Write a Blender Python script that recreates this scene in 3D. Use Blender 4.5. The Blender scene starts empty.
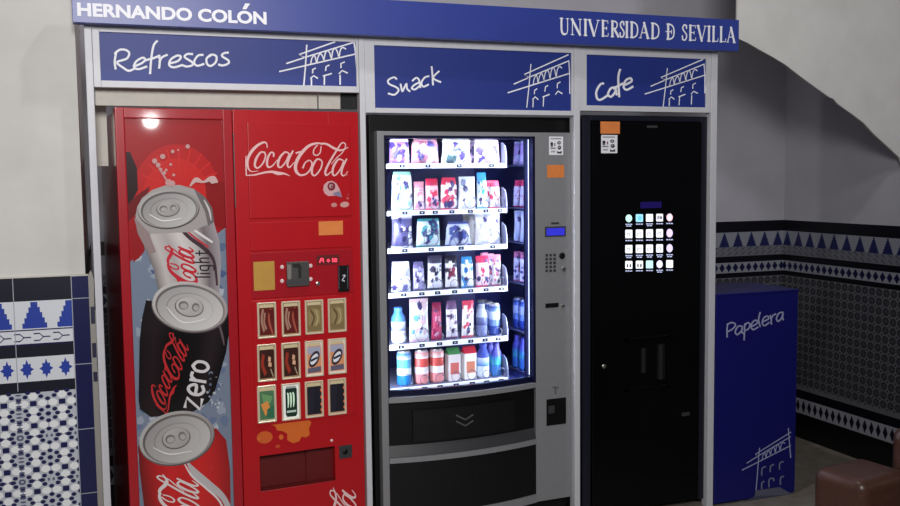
import bpy, bmesh, math, random
from mathutils import Matrix, Vector
random.seed(7)
C = bpy.context.scene.collection
R = math.radians

# ------------------------------------------------------------------ camera
F_PX = 932.0
YAW, PITCH, ROLL = R(20.2284), R(4.5564), R(-0.65896)
CAM = Vector((0.0, -4.0, 1.73))

def cam_axes():
    sy, cy = math.sin(YAW), math.cos(YAW)
    fwd, right, up = Vector((sy, cy, 0)), Vector((cy, -sy, 0)), Vector((0, 0, 1))
    cp, sp = math.cos(PITCH), math.sin(PITCH)
    f2, u2 = fwd * cp - up * sp, up * cp + fwd * sp
    cr, sr = math.cos(ROLL), math.sin(ROLL)
    return right * cr + u2 * sr, u2 * cr - right * sr, f2
RT, UP, FW = cam_axes()
cd = bpy.data.cameras.new('camera'); cam = bpy.data.objects.new('camera', cd); C.objects.link(cam)
cd.sensor_fit = 'HORIZONTAL'; cd.sensor_width = 36.0; cd.lens = F_PX / 900 * 36.0
cd.clip_start = 0.05; cd.clip_end = 60
m = Matrix.Identity(4)
for i in range(3):
    m[i][0], m[i][1], m[i][2], m[i][3] = RT[i], UP[i], -FW[i], CAM[i]
cam.matrix_world = m
bpy.context.scene.camera = cam

class Frame:
    """an upright front plane: origin (x, y), turned by yaw; at() turns a reading of the photo into (u, z) at depth d behind it"""
    def __init__(s, x, y, yaw=0.0):
        s.x, s.y, s.yaw = x, y, yaw
        s.ux = Vector((math.cos(yaw), math.sin(yaw), 0)); s.n = Vector((-math.sin(yaw), math.cos(yaw), 0))
    def at(s, px, py, d=0.0):
        r = FW + RT * ((px - 450) / F_PX) + UP * (-(py - 253) / F_PX)
        p0 = Vector((s.x, s.y, 0)) + s.n * d
        t = (p0 - CAM).dot(s.n) / r.dot(s.n)
        p = CAM + r * t
        return ((p - p0).dot(s.ux), p.z)
    def rect(s, x0, y0, x1, y1, d=0.0):
        a, b = s.at(x0, y0, d), s.at(x1, y1, d)
        return a[0], b[1], b[0], a[1]          # u0, z0, u1, z1

# ------------------------------------------------------------------ materials
def lin(c):
    return tuple((v / 255 / 12.92) if v / 255 <= 0.04045 else ((v / 255 + 0.055) / 1.055) ** 2.4 for v in c)
def mat(name, rgb, rough=0.5, metal=0.0, vary=0.06, scale=30.0, spec=0.5, emit=None, estr=0.0, bump=0.0, coat=0.0):
    mt = bpy.data.materials.new(name); mt.use_nodes = True
    nt = mt.node_tree; b = nt.nodes['Principled BSDF']
    c = lin(rgb)
    tc = nt.nodes.new('ShaderNodeTexCoord'); nz = nt.nodes.new('ShaderNodeTexNoise')
    nz.inputs['Scale'].default_value = scale; nz.inputs['Detail'].default_value = 4
    nt.links.new(tc.outputs['Object'], nz.inputs['Vector'])
    rp = nt.nodes.new('ShaderNodeValToRGB')
    rp.color_ramp.elements[0].position = 0.3; rp.color_ramp.elements[1].position = 0.7
    rp.color_ramp.elements[0].color = (*[v * (1 - vary) for v in c], 1)
    rp.color_ramp.elements[1].color = (*[min(1, v * (1 + vary)) for v in c], 1)
    nt.links.new(nz.outputs['Fac'], rp.inputs['Fac']); nt.links.new(rp.outputs['Color'], b.inputs['Base Color'])
    b.inputs['Roughness'].default_value = rough; b.inputs['Metallic'].default_value = metal
    b.inputs['Specular IOR Level'].default_value = spec
    b.inputs['Coat Weight'].default_value = coat; b.inputs['Coat Roughness'].default_value = 0.08
    if emit:
        b.inputs['Emission Color'].default_value = (*lin(emit), 1); b.inputs['Emission Strength'].default_value = estr
    if bump:
        bp = nt.nodes.new('ShaderNodeBump'); bp.inputs['Strength'].default_value = bump; bp.inputs['Distance'].default_value = 0.01
        nt.links.new(nz.outputs['Fac'], bp.inputs['Height']); nt.links.new(bp.outputs['Normal'], b.inputs['Normal'])
    return mt
def paint_mat(name, rough=0.5, estr=0.0, spec=0.5, coat=0.0):
    mt = bpy.data.materials.new(name); mt.use_nodes = True
    nt = mt.node_tree; b = nt.nodes['Principled BSDF']
    at = nt.nodes.new('ShaderNodeVertexColor'); at.layer_name = 'Col'
    nt.links.new(at.outputs['Color'], b.inputs['Base Color'])
    b.inputs['Roughness'].default_value = rough; b.inputs['Specular IOR Level'].default_value = spec
    b.inputs['Coat Weight'].default_value = coat; b.inputs['Coat Roughness'].default_value = 0.05
    if estr:
        nt.links.new(at.outputs['Color'], b.inputs['Emission Color']); b.inputs['Emission Strength'].default_value = estr
    return mt
def glass_mat(name, tint=(235, 240, 250), refl=0.5):
    mt = bpy.data.materials.new(name); mt.use_nodes = True
    nt = mt.node_tree; nt.nodes.remove(nt.nodes['Principled BSDF'])
    out = nt.nodes['Material Output']
    tr = nt.nodes.new('ShaderNodeBsdfTransparent'); tr.inputs['Color'].default_value = (*lin(tint), 1)
    gl = nt.nodes.new('ShaderNodeBsdfGlossy'); gl.inputs['Roughness'].default_value = 0.02
    lw = nt.nodes.new('ShaderNodeFresnel'); lw.inputs['IOR'].default_value = 1.35
    mp = nt.nodes.new('ShaderNodeMath'); mp.operation = 'MULTIPLY'; mp.inputs[1].default_value = refl
    mx = nt.nodes.new('ShaderNodeMixShader')
    nt.links.new(lw.outputs['Fac'], mp.inputs[0]); nt.links.new(mp.outputs[0], mx.inputs['Fac'])
    nt.links.new(tr.outputs[0], mx.inputs[1]); nt.links.new(gl.outputs[0], mx.inputs[2])
    nt.links.new(mx.outputs[0], out.inputs['Surface'])
    return mt
M = dict(
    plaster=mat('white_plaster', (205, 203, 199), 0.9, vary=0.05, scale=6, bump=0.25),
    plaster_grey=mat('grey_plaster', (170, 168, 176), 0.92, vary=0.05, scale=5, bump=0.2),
    ceiling=mat('ceiling_plaster', (190, 190, 188), 0.9),
    floor=mat('worn_terrazzo', (128, 120, 110), 0.7, vary=0.2, scale=14),
    alu=mat('pale_aluminium', (200, 200, 206), 0.45, metal=0.0, vary=0.03),
    blue=mat('blue_vinyl', (32, 50, 130), 0.5, vary=0.03, spec=0.4, scale=4),
    blue_header=mat('blue_header_vinyl', (44, 60, 142), 0.38, vary=0.04, spec=0.55, scale=3),
    navy=mat('navy_laminate', (10, 13, 100), 0.42, vary=0.04),
    letter=mat('white_vinyl_letter', (235, 235, 242), 0.5, vary=0.02),
    letter_dim=mat('shaded_white_letter', (160, 166, 200), 0.5, vary=0.02),  # white lettering dimmed: the bin's shade is put into its colour
    red=mat('red_enamel', (178, 20, 29), 0.28, vary=0.03, spec=0.5, scale=5),
    red_dark=mat('dark_red_enamel', (164, 18, 32), 0.3, vary=0.03, spec=0.4, scale=5, coat=.8),
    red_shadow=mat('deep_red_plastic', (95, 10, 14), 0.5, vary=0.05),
    grey_board=mat('grey_board', (196, 193, 184), 0.7, vary=0.04),
    black=mat('black_plastic', (10, 10, 12), 0.45, vary=0.1, spec=.3),
    black_gloss=mat('black_gloss_panel', (6, 6, 8), 0.2, vary=0.1, spec=0.22),
    black_blue=mat('blue_black_edge', (20, 21, 36), 0.4, vary=0.08),
    black_soft=mat('black_satin', (13, 12, 14), 0.55, vary=0.1, spec=.3),
    charcoal=mat('charcoal_plastic', (52, 52, 56), 0.5, vary=0.06),
    silver=mat('silver_grey_paint', (142, 142, 146), 0.42, metal=0.25, vary=0.03),
    steel=mat('brushed_steel', (180, 178, 172), 0.3, metal=0.9, vary=0.05),
    gunmetal=mat('gunmetal_plate', (88, 86, 84), 0.4, metal=0.5, vary=0.08),
    chrome=mat('bright_screw', (240, 225, 225), 0.15, metal=0.6, emit=(255, 220, 220), estr=0.25),  # slight emission puts a glint into the metal
    cream=mat('cream_bezel', (222, 208, 186), 0.22, metal=0.4, vary=0.05, emit=(230, 210, 185), estr=0.12),  # faint emission stands in for bright highlights on the frames
    interior=mat('blue_grey_liner', (46, 50, 104), 0.5, vary=0.03),
    mirror=mat('mirror_liner', (150, 160, 205), 0.05, metal=1.0, vary=0.01),
    tray=mat('grey_wire_tray', (120, 122, 150), 0.5),
    strip=mat('white_price_strip', (240, 244, 250), 0.4, vary=0.01, emit=(225, 238, 255), estr=0.35),  # faint emission puts the chest lamps' glare into the strips
    led=mat('led_strip', (255, 255, 255), 0.4, vary=0.0, emit=(222, 234, 255), estr=3.0),
    lcd=mat('blue_display', (20, 20, 110), 0.3, emit=(58, 58, 225), estr=0.75),
    lcd_dim=mat('dim_violet_display', (14, 10, 50), 0.3, emit=(38, 20, 120), estr=0.35),
    red_led=mat('red_led_segment', (255, 60, 80), 0.4, emit=(255, 70, 95), estr=1.2),
    wire=mat('steel_coil_wire', (120, 122, 140), 0.35, metal=0.7),
    leather=mat('brown_leather', (76, 50, 41), 0.33, vary=0.16, scale=40, bump=0.12, spec=0.5),
    wood=mat('dark_wood', (52, 34, 26), 0.5, vary=0.15),
    paper_orange=mat('orange_paper', (222, 128, 62), 0.7, vary=0.06),
    paper_yellow=mat('yellow_card', (186, 142, 58), 0.6, vary=0.05),
    clear=glass_mat('clear_door_glass'),
    paint=paint_mat('painted_tile_glaze', 0.45),
    paint_tile=paint_mat('glazed_tile', 0.3, spec=0.45),
    poster=paint_mat('printed_poster', 0.3, spec=0.3, coat=1.0),
    decal=paint_mat('printed_decal', 0.5),
    lit=paint_mat('backlit_print', 0.4, estr=0.9),
    lit_soft=paint_mat('softly_lit_print', 0.35, estr=0.22),
    pack=paint_mat('printed_foil', 0.35, estr=0.08),  # slight emission adds lamp glare to the packs, which give no light
    gasket=mat('dark_blue_gasket', (16, 18, 48), 0.3, spec=.6),
)

# ------------------------------------------------------------------ mesh helpers
class MB:
    def __init__(s): s.v, s.f, s.c = [], [], []
    def face(s, pts, col=None, cols=None):
        i = len(s.v); s.v.extend(Vector(p) for p in pts); s.f.append(tuple(range(i, i + len(pts))))
        s.c.append(cols if cols else [col or (255, 255, 255)] * len(pts))
    def mesh(s, verts, faces, col=None, vcols=None):
        i = len(s.v); s.v.extend(Vector(p) for p in verts)
        for f in faces:
            s.f.append(tuple(i + k for k in f))
            s.c.append([vcols[k] for k in f] if vcols else [col or (255, 255, 255)] * len(f))
    def box(s, x0, y0, z0, x1, y1, z1, col=None, bev=0.0):
        bm = bmesh.new(); bmesh.ops.create_cube(bm, size=1.0)
        for v in bm.verts:
            v.co = Vector((x0 + (v.co.x + .5) * (x1 - x0), y0 + (v.co.y + .5) * (y1 - y0), z0 + (v.co.z + .5) * (z1 - z0)))
        if bev: bmesh.ops.bevel(bm, geom=list(bm.edges), offset=bev, segments=3, profile=0.6, affect='EDGES')
        bm.normal_update(); bm.verts.index_update()
        s.mesh([v.co.copy() for v in bm.verts], [[v.index for v in f.verts] for f in bm.faces], col); bm.free()
    def prism(s, pts, axis, a, b, col=None):
        """pts: 2D outline; axis 'y' -> (x,z) outline run from y=a to y=b; 'z' -> (x,y); 'x' -> (y,z)"""
        def P(p, t):
            return {'y': (p[0], t, p[1]), 'z': (p[0], p[1], t), 'x': (t, p[0], p[1])}[axis]
        n = len(pts); V = [P(p, a) for p in pts] + [P(p, b) for p in pts]
        F = [list(range(n)), list(range(2 * n - 1, n - 1, -1))] + [[i, i + n, (i + 1) % n + n, (i + 1) % n] for i in range(n)]
        s.mesh(V, F, col)
    def lathe(s, prof, cx=0, cy=0, n=20, col=None, cols=None, axis='z', o=(0, 0, 0)):
        V, K = [], []
        for j, (r, h) in enumerate(prof):
            for i in range(n):
                a = 2 * math.pi * i / n; x, y = r * math.cos(a), r * math.sin(a)
                V.append({'z': (o[0] + cx + x, o[1] + cy + y, o[2] + h), 'y': (o[0] + x, o[1] + h, o[2] + y)}[axis])
                K.append(cols[j] if cols else (col or (255, 255, 255)))
        F = [[j * n + i, j * n + (i + 1) % n, (j + 1) * n + (i + 1) % n, (j + 1) * n + i] for j in range(len(prof) - 1) for i in range(n)]
        F.append(list(range(n))[::-1]); F.append([(len(prof) - 1) * n + i for i in range(n)])
        s.mesh(V, F, None, K)
    def tube(s, pts, r, n=6, col=None):
        pts = [Vector(p) for p in pts]; V = []
        for i, p in enumerate(pts):
            t = (pts[min(i + 1, len(pts) - 1)] - pts[max(i - 1, 0)]).normalized()
            a = t.cross(Vector((0.3, 0.2, 1))).normalized(); b = t.cross(a)
            V += [p + (a * math.cos(2 * math.pi * k / n) + b * math.sin(2 * math.pi * k / n)) * r for k in range(n)]
        F = [[i * n + k, i * n + (k + 1) % n, (i + 1) * n + (k + 1) % n, (i + 1) * n + k] for i in range(len(pts) - 1) for k in range(n)]
        F += [list(range(n))[::-1], [(len(pts) - 1) * n + k for k in range(n)]]
        s.mesh(V, F, col)
    def build(s, name, material, parent=None, smooth=False, fix=True, **props):
        me = bpy.data.meshes.new(name); me.from_pydata(s.v, [], s.f)
        ca = me.color_attributes.new('Col', 'FLOAT_COLOR', 'CORNER'); k = 0
        buf = []
        for col in s.c:
            for c in col: buf += [*lin(c), 1.0]
        ca.data.foreach_set('color', buf)
        if fix:
            bm = bmesh.new(); bm.from_mesh(me); bmesh.ops.recalc_face_normals(bm, faces=bm.faces); bm.to_mesh(me); bm.free()
        if smooth:
            me.polygons.foreach_set('use_smooth', [True] * len(me.polygons))
        me.materials.append(M[material]); me.update()
        o = bpy.data.objects.new(name, me); C.objects.link(o)
        if parent: o.parent = parent
        for a, b in props.items(): o[a] = b
        return o

def smooth_path(pts, k=5):
    """Catmull-Rom through points (x, y, w)"""
    if len(pts) < 3: return list(pts)
    out = []; n = len(pts)
    for i in range(n - 1):
        p0, p1, p2, p3 = pts[max(i - 1, 0)], pts[i], pts[i + 1], pts[min(i + 2, n - 1)]
        for j in range(k):
            t = j / k
            out.append(tuple(0.5 * (2 * b + (c - a) * t + (2 * a - 5 * b + 4 * c - d) * t * t + (3 * b - a - 3 * c + d) * t ** 3)
                             for a, b, c, d in zip(p0, p1, p2, p3)))
    out.append(tuple(pts[-1])); return out

class Painter:
    """lays flat coloured shapes on a frame plane at depth d; each later shape lies a hair nearer the viewer"""
    def __init__(s, fr, d, f=None, step=2.5e-5):
        s.fr, s.d, s.mb, s.step = fr, d, MB(), step
        s.f = f or (lambda p: p)               # maps tracing coordinates to photo coordinates
        s.k = 0
    def q(s, p):
        a, b = s.f((p[0], p[1])); u, z = s.fr.at(a, b, s.d); return (u, z)
    def next(s): s.k += 1; return s.d - s.k * s.step
    def raw(s, pts, col=None, cols=None):
        y = s.next(); s.mb.face([(u, y, z) for u, z in pts], col, cols)
    def poly(s, pts, col=None, cols=None): s.raw([s.q(p) for p in pts], col, cols)
    def ell(s, cx, cy, rx, ry, ang=0, col=None, n=28, a0=0, a1=360):
        ca, sa = math.cos(R(ang)), math.sin(R(ang)); pts = []
        for i in range(n if a1 - a0 == 360 else n + 1):
            t = R(a0 + (a1 - a0) * i / n); x, y = rx * math.cos(t), ry * math.sin(t)
            pts.append((cx + x * ca - y * sa, cy + x * sa + y * ca))
        s.poly(pts, col)
    def ring(s, cx, cy, rx, ry, w, ang=0, col=None, n=28, a0=0, a1=360):
        ca, sa = math.cos(R(ang)), math.sin(R(ang)); pts = []
        for i in range(n + 1):
            t = R(a0 + (a1 - a0) * i / n); x, y = rx * math.cos(t), ry * math.sin(t)
            pts.append((cx + x * ca - y * sa, cy + x * sa + y * ca, w))
        s.stroke(pts, 0, col, False)
    def stroke(s, pts, w, col, smooth=True):
        pts = [(p[0], p[1], p[2] if len(p) > 2 else w) for p in pts]
        if smooth: pts = smooth_path(pts)
        n = len(pts); L, Rr = [], []
        for i in range(n):
            a, b = pts[max(i - 1, 0)], pts[min(i + 1, n - 1)]
            dx, dy = b[0] - a[0], b[1] - a[1]; l = math.hypot(dx, dy) or 1
            nx, ny = -dy / l, dx / l; h = pts[i][2] / 2
            ex = (-dx / l * h * .5, -dy / l * h * .5) if i == 0 else ((dx / l * h * .5, dy / l * h * .5) if i == n - 1 else (0, 0))
            L.append((pts[i][0] + nx * h + ex[0], pts[i][1] + ny * h + ex[1])); Rr.append((pts[i][0] - nx * h + ex[0], pts[i][1] - ny * h + ex[1]))
        y = s.next(); e = s.step / 60
        V = []
        for i in range(n):
            for p in (L[i], Rr[i]):
                u, z = s.q(p); V.append((u, y - e * i, z))
        s.mb.mesh(V, [[2 * i, 2 * i + 1, 2 * i + 3, 2 * i + 2] for i in range(n - 1)], col)
    def strokes(s, lst, w, col, smooth=True):
        for p in lst: s.stroke(p, w, col, smooth)
    def build(s, name, material, parent=None, **kw):
        return s.mb.build(name, material, parent, fix=False, **kw)

def zoomed(x0, y0, sc): return lambda p: (p[0] / sc + x0, p[1] / sc + y0)
def affine(src, dst):
    """affine map taking three points to three points"""
    (x0, y0), (x1, y1), (x2, y2) = src
    det = (x1 - x0) * (y2 - y0) - (x2 - x0) * (y1 - y0)
    def f(p):
        a = ((p[0] - x0) * (y2 - y0) - (x2 - x0) * (p[1] - y0)) / det
        b = ((x1 - x0) * (p[1] - y0) - (p[0] - x0) * (y1 - y0)) / det
        return tuple(dst[0][i] + a * (dst[1][i] - dst[0][i]) + b * (dst[2][i] - dst[0][i]) for i in (0, 1))
    return f
def chain(f, g): return lambda p: f(g(p))

def root(name, label, cat, x, y, z=0.0, yaw=0.0, group=None):
    o = bpy.data.objects.new(name, None); C.objects.link(o)
    o.location = (x, y, z); o.rotation_euler = (0, 0, yaw); o.empty_display_size = 0.1
    o['label'] = label; o['category'] = cat
    if group: o['group'] = group
    return o
def struct(o): o['kind'] = 'structure'; return o

def text_into(mb, body, u0, z0, u1, z1, d, bold=0.0, col=(255, 255, 255)):
    cu = bpy.data.curves.new('lettering', 'FONT'); cu.body = body; cu.offset = bold; cu.resolution_u = 4
    o = bpy.data.objects.new('lettering', cu); C.objects.link(o)
    dg = bpy.context.evaluated_depsgraph_get(); me = bpy.data.meshes.new_from_object(o.evaluated_get(dg))
    xs = [v.co.x for v in me.vertices]; ys = [v.co.y for v in me.vertices]
    return_ = (min(xs), max(xs), min(ys), max(ys))
    a, b, c, e = return_
    mb.mesh([(u0 + (v.co.x - a) / (b - a) * (u1 - u0), d, z0 + (v.co.y - c) / (e - c) * (z1 - z0)) for v in me.vertices],
            [list(p.vertices) for p in me.polygons], col)
    bpy.data.objects.remove(o); bpy.data.curves.remove(cu); bpy.data.meshes.remove(me)

# ------------------------------------------------------------------ frames of reference
W0 = Frame(0, 0)                               # the front of the aluminium surround
CKF = Frame(0.046, -0.065, R(4.863))           # red drinks machine
SNF = Frame(1.134, -0.010, R(2.398))           # snack machine
CFF = Frame(2.172, 0.02)                       # coffee machine
BINF = Frame(2.925, 0.0)                       # litter bin

# ================================================================== THE SETTING
XR, YB, YW = 4.25, 1.07, 0.07                  # right niche wall, back wall, face of the arched wall
XP = W0.at(80, 150, YW)[0]                     # edge of the left pier
b = MB(); b.box(-3.5, -7, -0.1, 7.5, YB + 0.1, 0.0); struct(b.build('floor', 'floor'))
b = MB(); b.box(-3.5, -1.2, 4.9, 7.5, YB + 0.1, 5.0); struct(b.build('ceiling', 'ceiling'))
b = MB(); b.box(-3.5, YW, 0, XP, YB, 4.9); struct(b.build('wall_left', 'plaster'))
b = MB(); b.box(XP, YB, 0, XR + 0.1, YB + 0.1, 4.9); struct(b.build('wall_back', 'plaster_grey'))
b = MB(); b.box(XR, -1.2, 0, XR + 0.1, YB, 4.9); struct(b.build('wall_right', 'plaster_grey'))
# arched wall on the right: its opening edge read off the photo, with the small chips in it
arch_px = [(737, 38), (748, 43), (760, 50), (772, 56.5), (786, 65), (800, 76), (815, 87), (829, 97), (834, 99), (838, 104), (852, 114), (864, 123), (874, 134), (886, 145), (900, 158)]
arch = [W0.at(x, y, YW) for x, y in arch_px]
outl = [(arch[0][0], 4.9)] + arch + [(XR - 0.0005, arch[-1][1] - 0.09), (XR - 0.0005, 4.9)]
b = MB(); b.prism(outl, 'y', YW, YW + 0.012); struct(b.build('wall_front', 'plaster'))

NAVY, BLK, WHT, BLU, GRT = (26, 28, 78), (24, 25, 40), (214, 217, 224), (44, 66, 158), (160, 164, 172)

def octagon(cx, cy, rx, ry, rot=22.5): return [(cx + rx * math.cos(R(rot + 45 * i)), cy + ry * math.sin(R(rot + 45 * i))) for i in range(8)]

# dado of painted tiles on the left pier
YT = YW - 0.02
p = Painter(W0, YT, step=2e-6)
def Z(px, py): return W0.at(px, py, YT)[1]
xe = W0.at(72, 300, YT)[0]; tw = xe - W0.at(13.5, 300, YT)[0]; xl = xe - 4 * tw; xo = W0.at(88, 275, YT)[0]
zt = Z(70, 276); z1 = Z(71, 299); z2 = Z(72, 327); z3 = Z(74, 342.3); z4 = Z(75.4, 354); z5 = Z(76.4, 378); z6 = Z(76, 389)
base = MB(); base.box(xl, YT + 0.0008, 0, xo, YW + 0.005, zt + 0.004, (110, 110, 120))
def rc(x0, a, x1, c, col): p.raw([(x0, a), (x1, a), (x1, c), (x0, c)], col)
rc(xl, 0, xe, zt, WHT); rc(xl, 0, xe, z6, (186, 189, 199))
rc(xl, z1, xe, zt, BLK); rc(xl, z4, xe, z3, BLK); rc(xl, z6, xe, z5, BLK)
g = 0.0016
for k in range(4):
    x0 = xl + k * tw
    for j in (k * 2, k * 2 + 1):
        # stepped triangles pointing up
        cx = xe - tw * .66 - tw * .6 * (j - 1); h = (z1 - 0.004) - (z2 + 0.004); n = 5
        for i in range(n):
            hw = tw * (0.06 + 0.038 * i)
            top = z1 - 0.004 - h * i / n; xa, xb = cx - hw, cx + hw
            xa, xb = max(xa, xl), min(xb, xe)
            if xb - xa < .002: continue
            rc(xa, top - h / n - 1e-4, xb, top, BLU)
    rc(x0, z2 - 0.005, x0 + tw, z2, NAVY); rc(x0, z3, x0 + tw, z3 + 0.006, NAVY)
    zc = (z2 + z3) / 2
    for i in range(3):
        cx = x0 + tw * (0.08 + i / 3)
        for sgn in (1, -1):
            pts = [(cx - .022, zc + sgn * .014, .005), (cx, zc + sgn * .014, .005), (cx + .014, zc, .005), (cx + .04, zc, .005)]
            y = p.next(); V = []
            for (ax, az, w) in pts: V += [(ax, y, az + w / 2), (ax, y, az - w / 2)]
            p.mb.mesh(V, [[2 * i2, 2 * i2 + 1, 2 * i2 + 3, 2 * i2 + 2] for i2 in range(3)], NAVY)
    zc = (z4 + z5) / 2
    for i in range(3):
        cx = x0 + tw * (0.17 + i * 0.333); r = .026
        star = []
        for t in range(16):
            rr = r * (1.15 if t % 4 == 0 else (0.66 if t % 2 else 0.92)); a = R(22.5 * t)
            star.append((cx + rr * .88 * math.sin(a), zc + rr * 1.35 * math.cos(a)))
        p.raw(star, BLU)
    rc(x0 - g, 0.9, x0 + g, zt, GRT)
# star-and-octagon field
th = Z(76, 432.6) - Z(76, 476)
zf = z6
nrow = int(zf / th) + 1
for r_ in range(nrow):
    zt0 = zf - r_ * th
    for k in range(4):
        x0 = xl + k * tw
        for hx in (0, .5):
            for hy in (0, .5):
                cx, cz = x0 + tw * (hx + .25), zt0 - th * (hy + .25)
                if cz - th * .25 < 0.01: continue
                qx, qz = tw * .5, th * .5
                sm = (30, 33, 80)
                # corner rosettes (quarter of each): dark octagon at the middle of the tile, ticks on the seams
                for sx in (-1, 1):
                    for sz in (-1, 1):
                        for (fx, fz) in ((.27, .31), (.18, .5), (.5, .19)):
                            rr = .092
                            p.raw(octagon(cx + sx * fx * qx, cz + sz * fz * qz, rr * qx, rr * qz), sm)
                for (ox, oz) in ((.32, 0), (-.32, 0), (0, .32), (0, -.32)):
                    p.raw(octagon(cx + ox * qx, cz + oz * qz, .165 * qx, .17 * qz), (232, 234, 236))
                p.raw([(cx - .115 * qx, cz - .115 * qz), (cx + .115 * qx, cz - .115 * qz), (cx + .115 * qx, cz + .115 * qz), (cx - .115 * qx, cz + .115 * qz)], NAVY)
        p.raw(octagon(x0 + tw * .5, zt0 - th * .5, .052 * tw, .052 * th), NAVY)
        for i in range(12):
            zz = zt0 - th * (i + .5) / 12
            if zz > .02: p.raw(octagon(x0, zz, .012, .004), (90, 94, 120))
            if zt0 - th > .02: p.raw(octagon(x0 + tw * (i + .5) / 12, zt0 - th, .005, .007), (96, 100, 124))
for zz in (z1, z3 - .0, z5): pass
# navy edging tiles down the right side
zs = zt
edge_h = [0.092, 0.27, 0.27, 0.27, 0.27, 0.27, 0.2]
for i, h in enumerate(edge_h):
    zb = max(zs - h, 0)
    rc(xe + g, zb + g, xo, zs - g, (22, 24, 74) if i < 3 else (30, 32, 74)); rc(xe, zb - g, xo, zb + g, GRT); zs = zb
    if zs <= 0: break
rc(xe - g, 0, xe + g, zt, GRT)
t_ = p.build('trim_1', 'paint_tile'); struct(t_)
struct(base.build('trim_2', 'grey_board'))
# broken plaster edge beside the tiles
b = MB(); ja = [(xo, zt), (xo + .012, zt + .02), (xo + .022, zt - .02), (xo + .018, zt - .13), (xo + .026, zt - .16), (xo + .024, zt - .30), (xo + .02, zt - .36), (xo + .026, zt - .45), (xo + .024, 0), (xo, 0)]
b.prism(ja, 'y', YT + 0.004, YW + 0.02, (150, 146, 140))
for (a, c) in ((.13, .2), (.28, .34), (.40, .44)):
    b.box(xo + .004, YT + .002, zt - c, xo + .02, YT + .006, zt - a, (26, 28, 60))
struct(b.build('trim_3', 'paint'))

# dado of tiles in the niche
def niche_dado(name, to3, L, zlev, tri, dia, cell, tri_off=0.0):
    """to3(s, z, k): point s metres along the wall, k layers off it; zlev: heights of the band edges"""
    mb = MB(); cnt = [0]
    def f(pts, col):
        cnt[0] += 1
        mb.face([to3(s_, z_, cnt[0] * 2e-6) for s_, z_ in pts], col)
    def r4(s0, a, s1, c, col): f([(s0, a), (s1, a), (s1, c), (s0, c)], col)
    W_, K_, B_ = (132, 134, 144), (12, 12, 20), (30, 33, 78)  # dulled tile colours: the niche's shade is painted into them
    za, zb, zc, zd, ze, zg, zh, zi, zj, zk = zlev
    r4(0, 0, L, za, (96, 96, 102))
    r4(0, zb, L, za, K_)
    r4(0, zc, L, zb, W_)
    n = int(L / tri) + 1
    for i in range(n + 1):
        c = tri_off + i * tri
        if c - tri * .42 < 0 or c + tri * .42 > L: continue
        for j in range(6):
            h0 = zb - .004 - (zb - zc) * j / 6; h1 = zb - .004 - (zb - zc) * (j + 1) / 6; w = tri * (.06 + .062 * j)
            r4(c - w, max(h1, zc), c + w, h0, B_)
    r4(0, zd, L, zc, (104, 104, 112))
    n2 = int(L / (tri / 2))
    for i in range(n2):
        for sg in (0, 1):
            s0 = i * tri / 2; zz0 = zc - (zc - zd) * .5 * sg; zz1 = zz0 - (zc - zd) * .45
            f([(s0, zz0 - .003), (s0 + tri * .3, zz1), (s0 + tri * .3, zz1 + .008), (s0 + .008, zz0)], (60, 62, 84))
    r4(0, ze, L, zd, K_)
    r4(0, zg, L, ze, (134, 136, 146))
    n = int(L / dia)
    for i in range(n):
        c = (i + .5) * dia; m_ = (ze + zg) / 2; hh = (ze - zg) * .44
        f([(c - dia * .42, m_), (c, m_ - hh), (c + dia * .42, m_), (c, m_ + hh)], (22, 24, 60))
    r4(0, zh, L, zg, K_)
    # field of ringed dark rosettes
    nr = int((zh - zi) / cell); nc = int(L / cell)
    for j in range(nr):
        for i in range(nc):
            cs, cz = (i + .5) * cell, zh - (j + .5) * cell
            f(octagon(cs, cz, cell * .46, cell * .46), (52, 52, 58))
            f(octagon(cs, cz, cell * .2, cell * .2, 0), (66, 66, 74))
            f([(cs + cell * .5 - .007, cz - cell * .5), (cs + cell * .5, cz - cell * .5 - .007), (cs + cell * .5 + .007, cz - cell * .5), (cs + cell * .5, cz - cell * .5 + .007)], (30, 30, 40))
    # bottom border and black skirting
    r4(0, zj, L, zi, K_)
    zq = zj - (zj - zk) * .8
    r4(0, zq, L, zj, (140, 142, 150))
    for i in range(n):
        c = (i + .5) * dia; m_ = (zj + zq) / 2; hh = (zj - zq) * .42
        f([(c - dia * .36, m_), (c, m_ - hh), (c + dia * .36, m_), (c, m_ + hh)], (20, 20, 36))
    r4(0, 0, L, zq, (9, 9, 11))
    o = mb.build(name, 'paint_tile', fix=False); struct(o); return o
def on_right(px, py):                          # (y, z) on the right niche wall
    r = FW + RT * ((px - 450) / F_PX) + UP * (-(py - 253) / F_PX); t = (XR - 0.012 - CAM.x) / r.x; q = CAM + r * t; return q.y, q.z
zl = [on_right(840, y)[1] for y in (223, 234.5, 250, 260, 266.5, 277.5, 282.5, 401.5, 410.5, 430)]
tri = (on_right(798.4, 240)[0] - on_right(887.8, 245)[0]) / 7
dia = tri * .495
toff = YB - on_right(798.4, 240)[0]
niche_dado('trim_4', lambda s_, z_, k: (XR - 0.012 - k, YB - s_, z_), YB + 1.1, zl, tri, dia, 0.0545, toff % tri)
niche_dado('trim_5', lambda s_, z_, k: (XR - s_, YB - 0.012 - k, z_), XR - XP - .02, zl, tri, dia, 0.0545, tri * .55)
niche_dado('trim_6', lambda s_, z_, k: (XP + 0.012 + k, YW + 0.05 + s_, z_), YB - YW - 0.08, zl, tri, dia, 0.0545, tri * .3)
for nm, bx in (('trim_7', (XR - .0118, -1.1, 0, XR - .0005, YB - .0125, zl[0])), ('trim_8', (XP + .02, YB - .0118, 0, XR - .0125, YB - .0005, zl[0]))):
    b = MB(); b.box(*bx); struct(b.build(nm, 'charcoal'))

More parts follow.
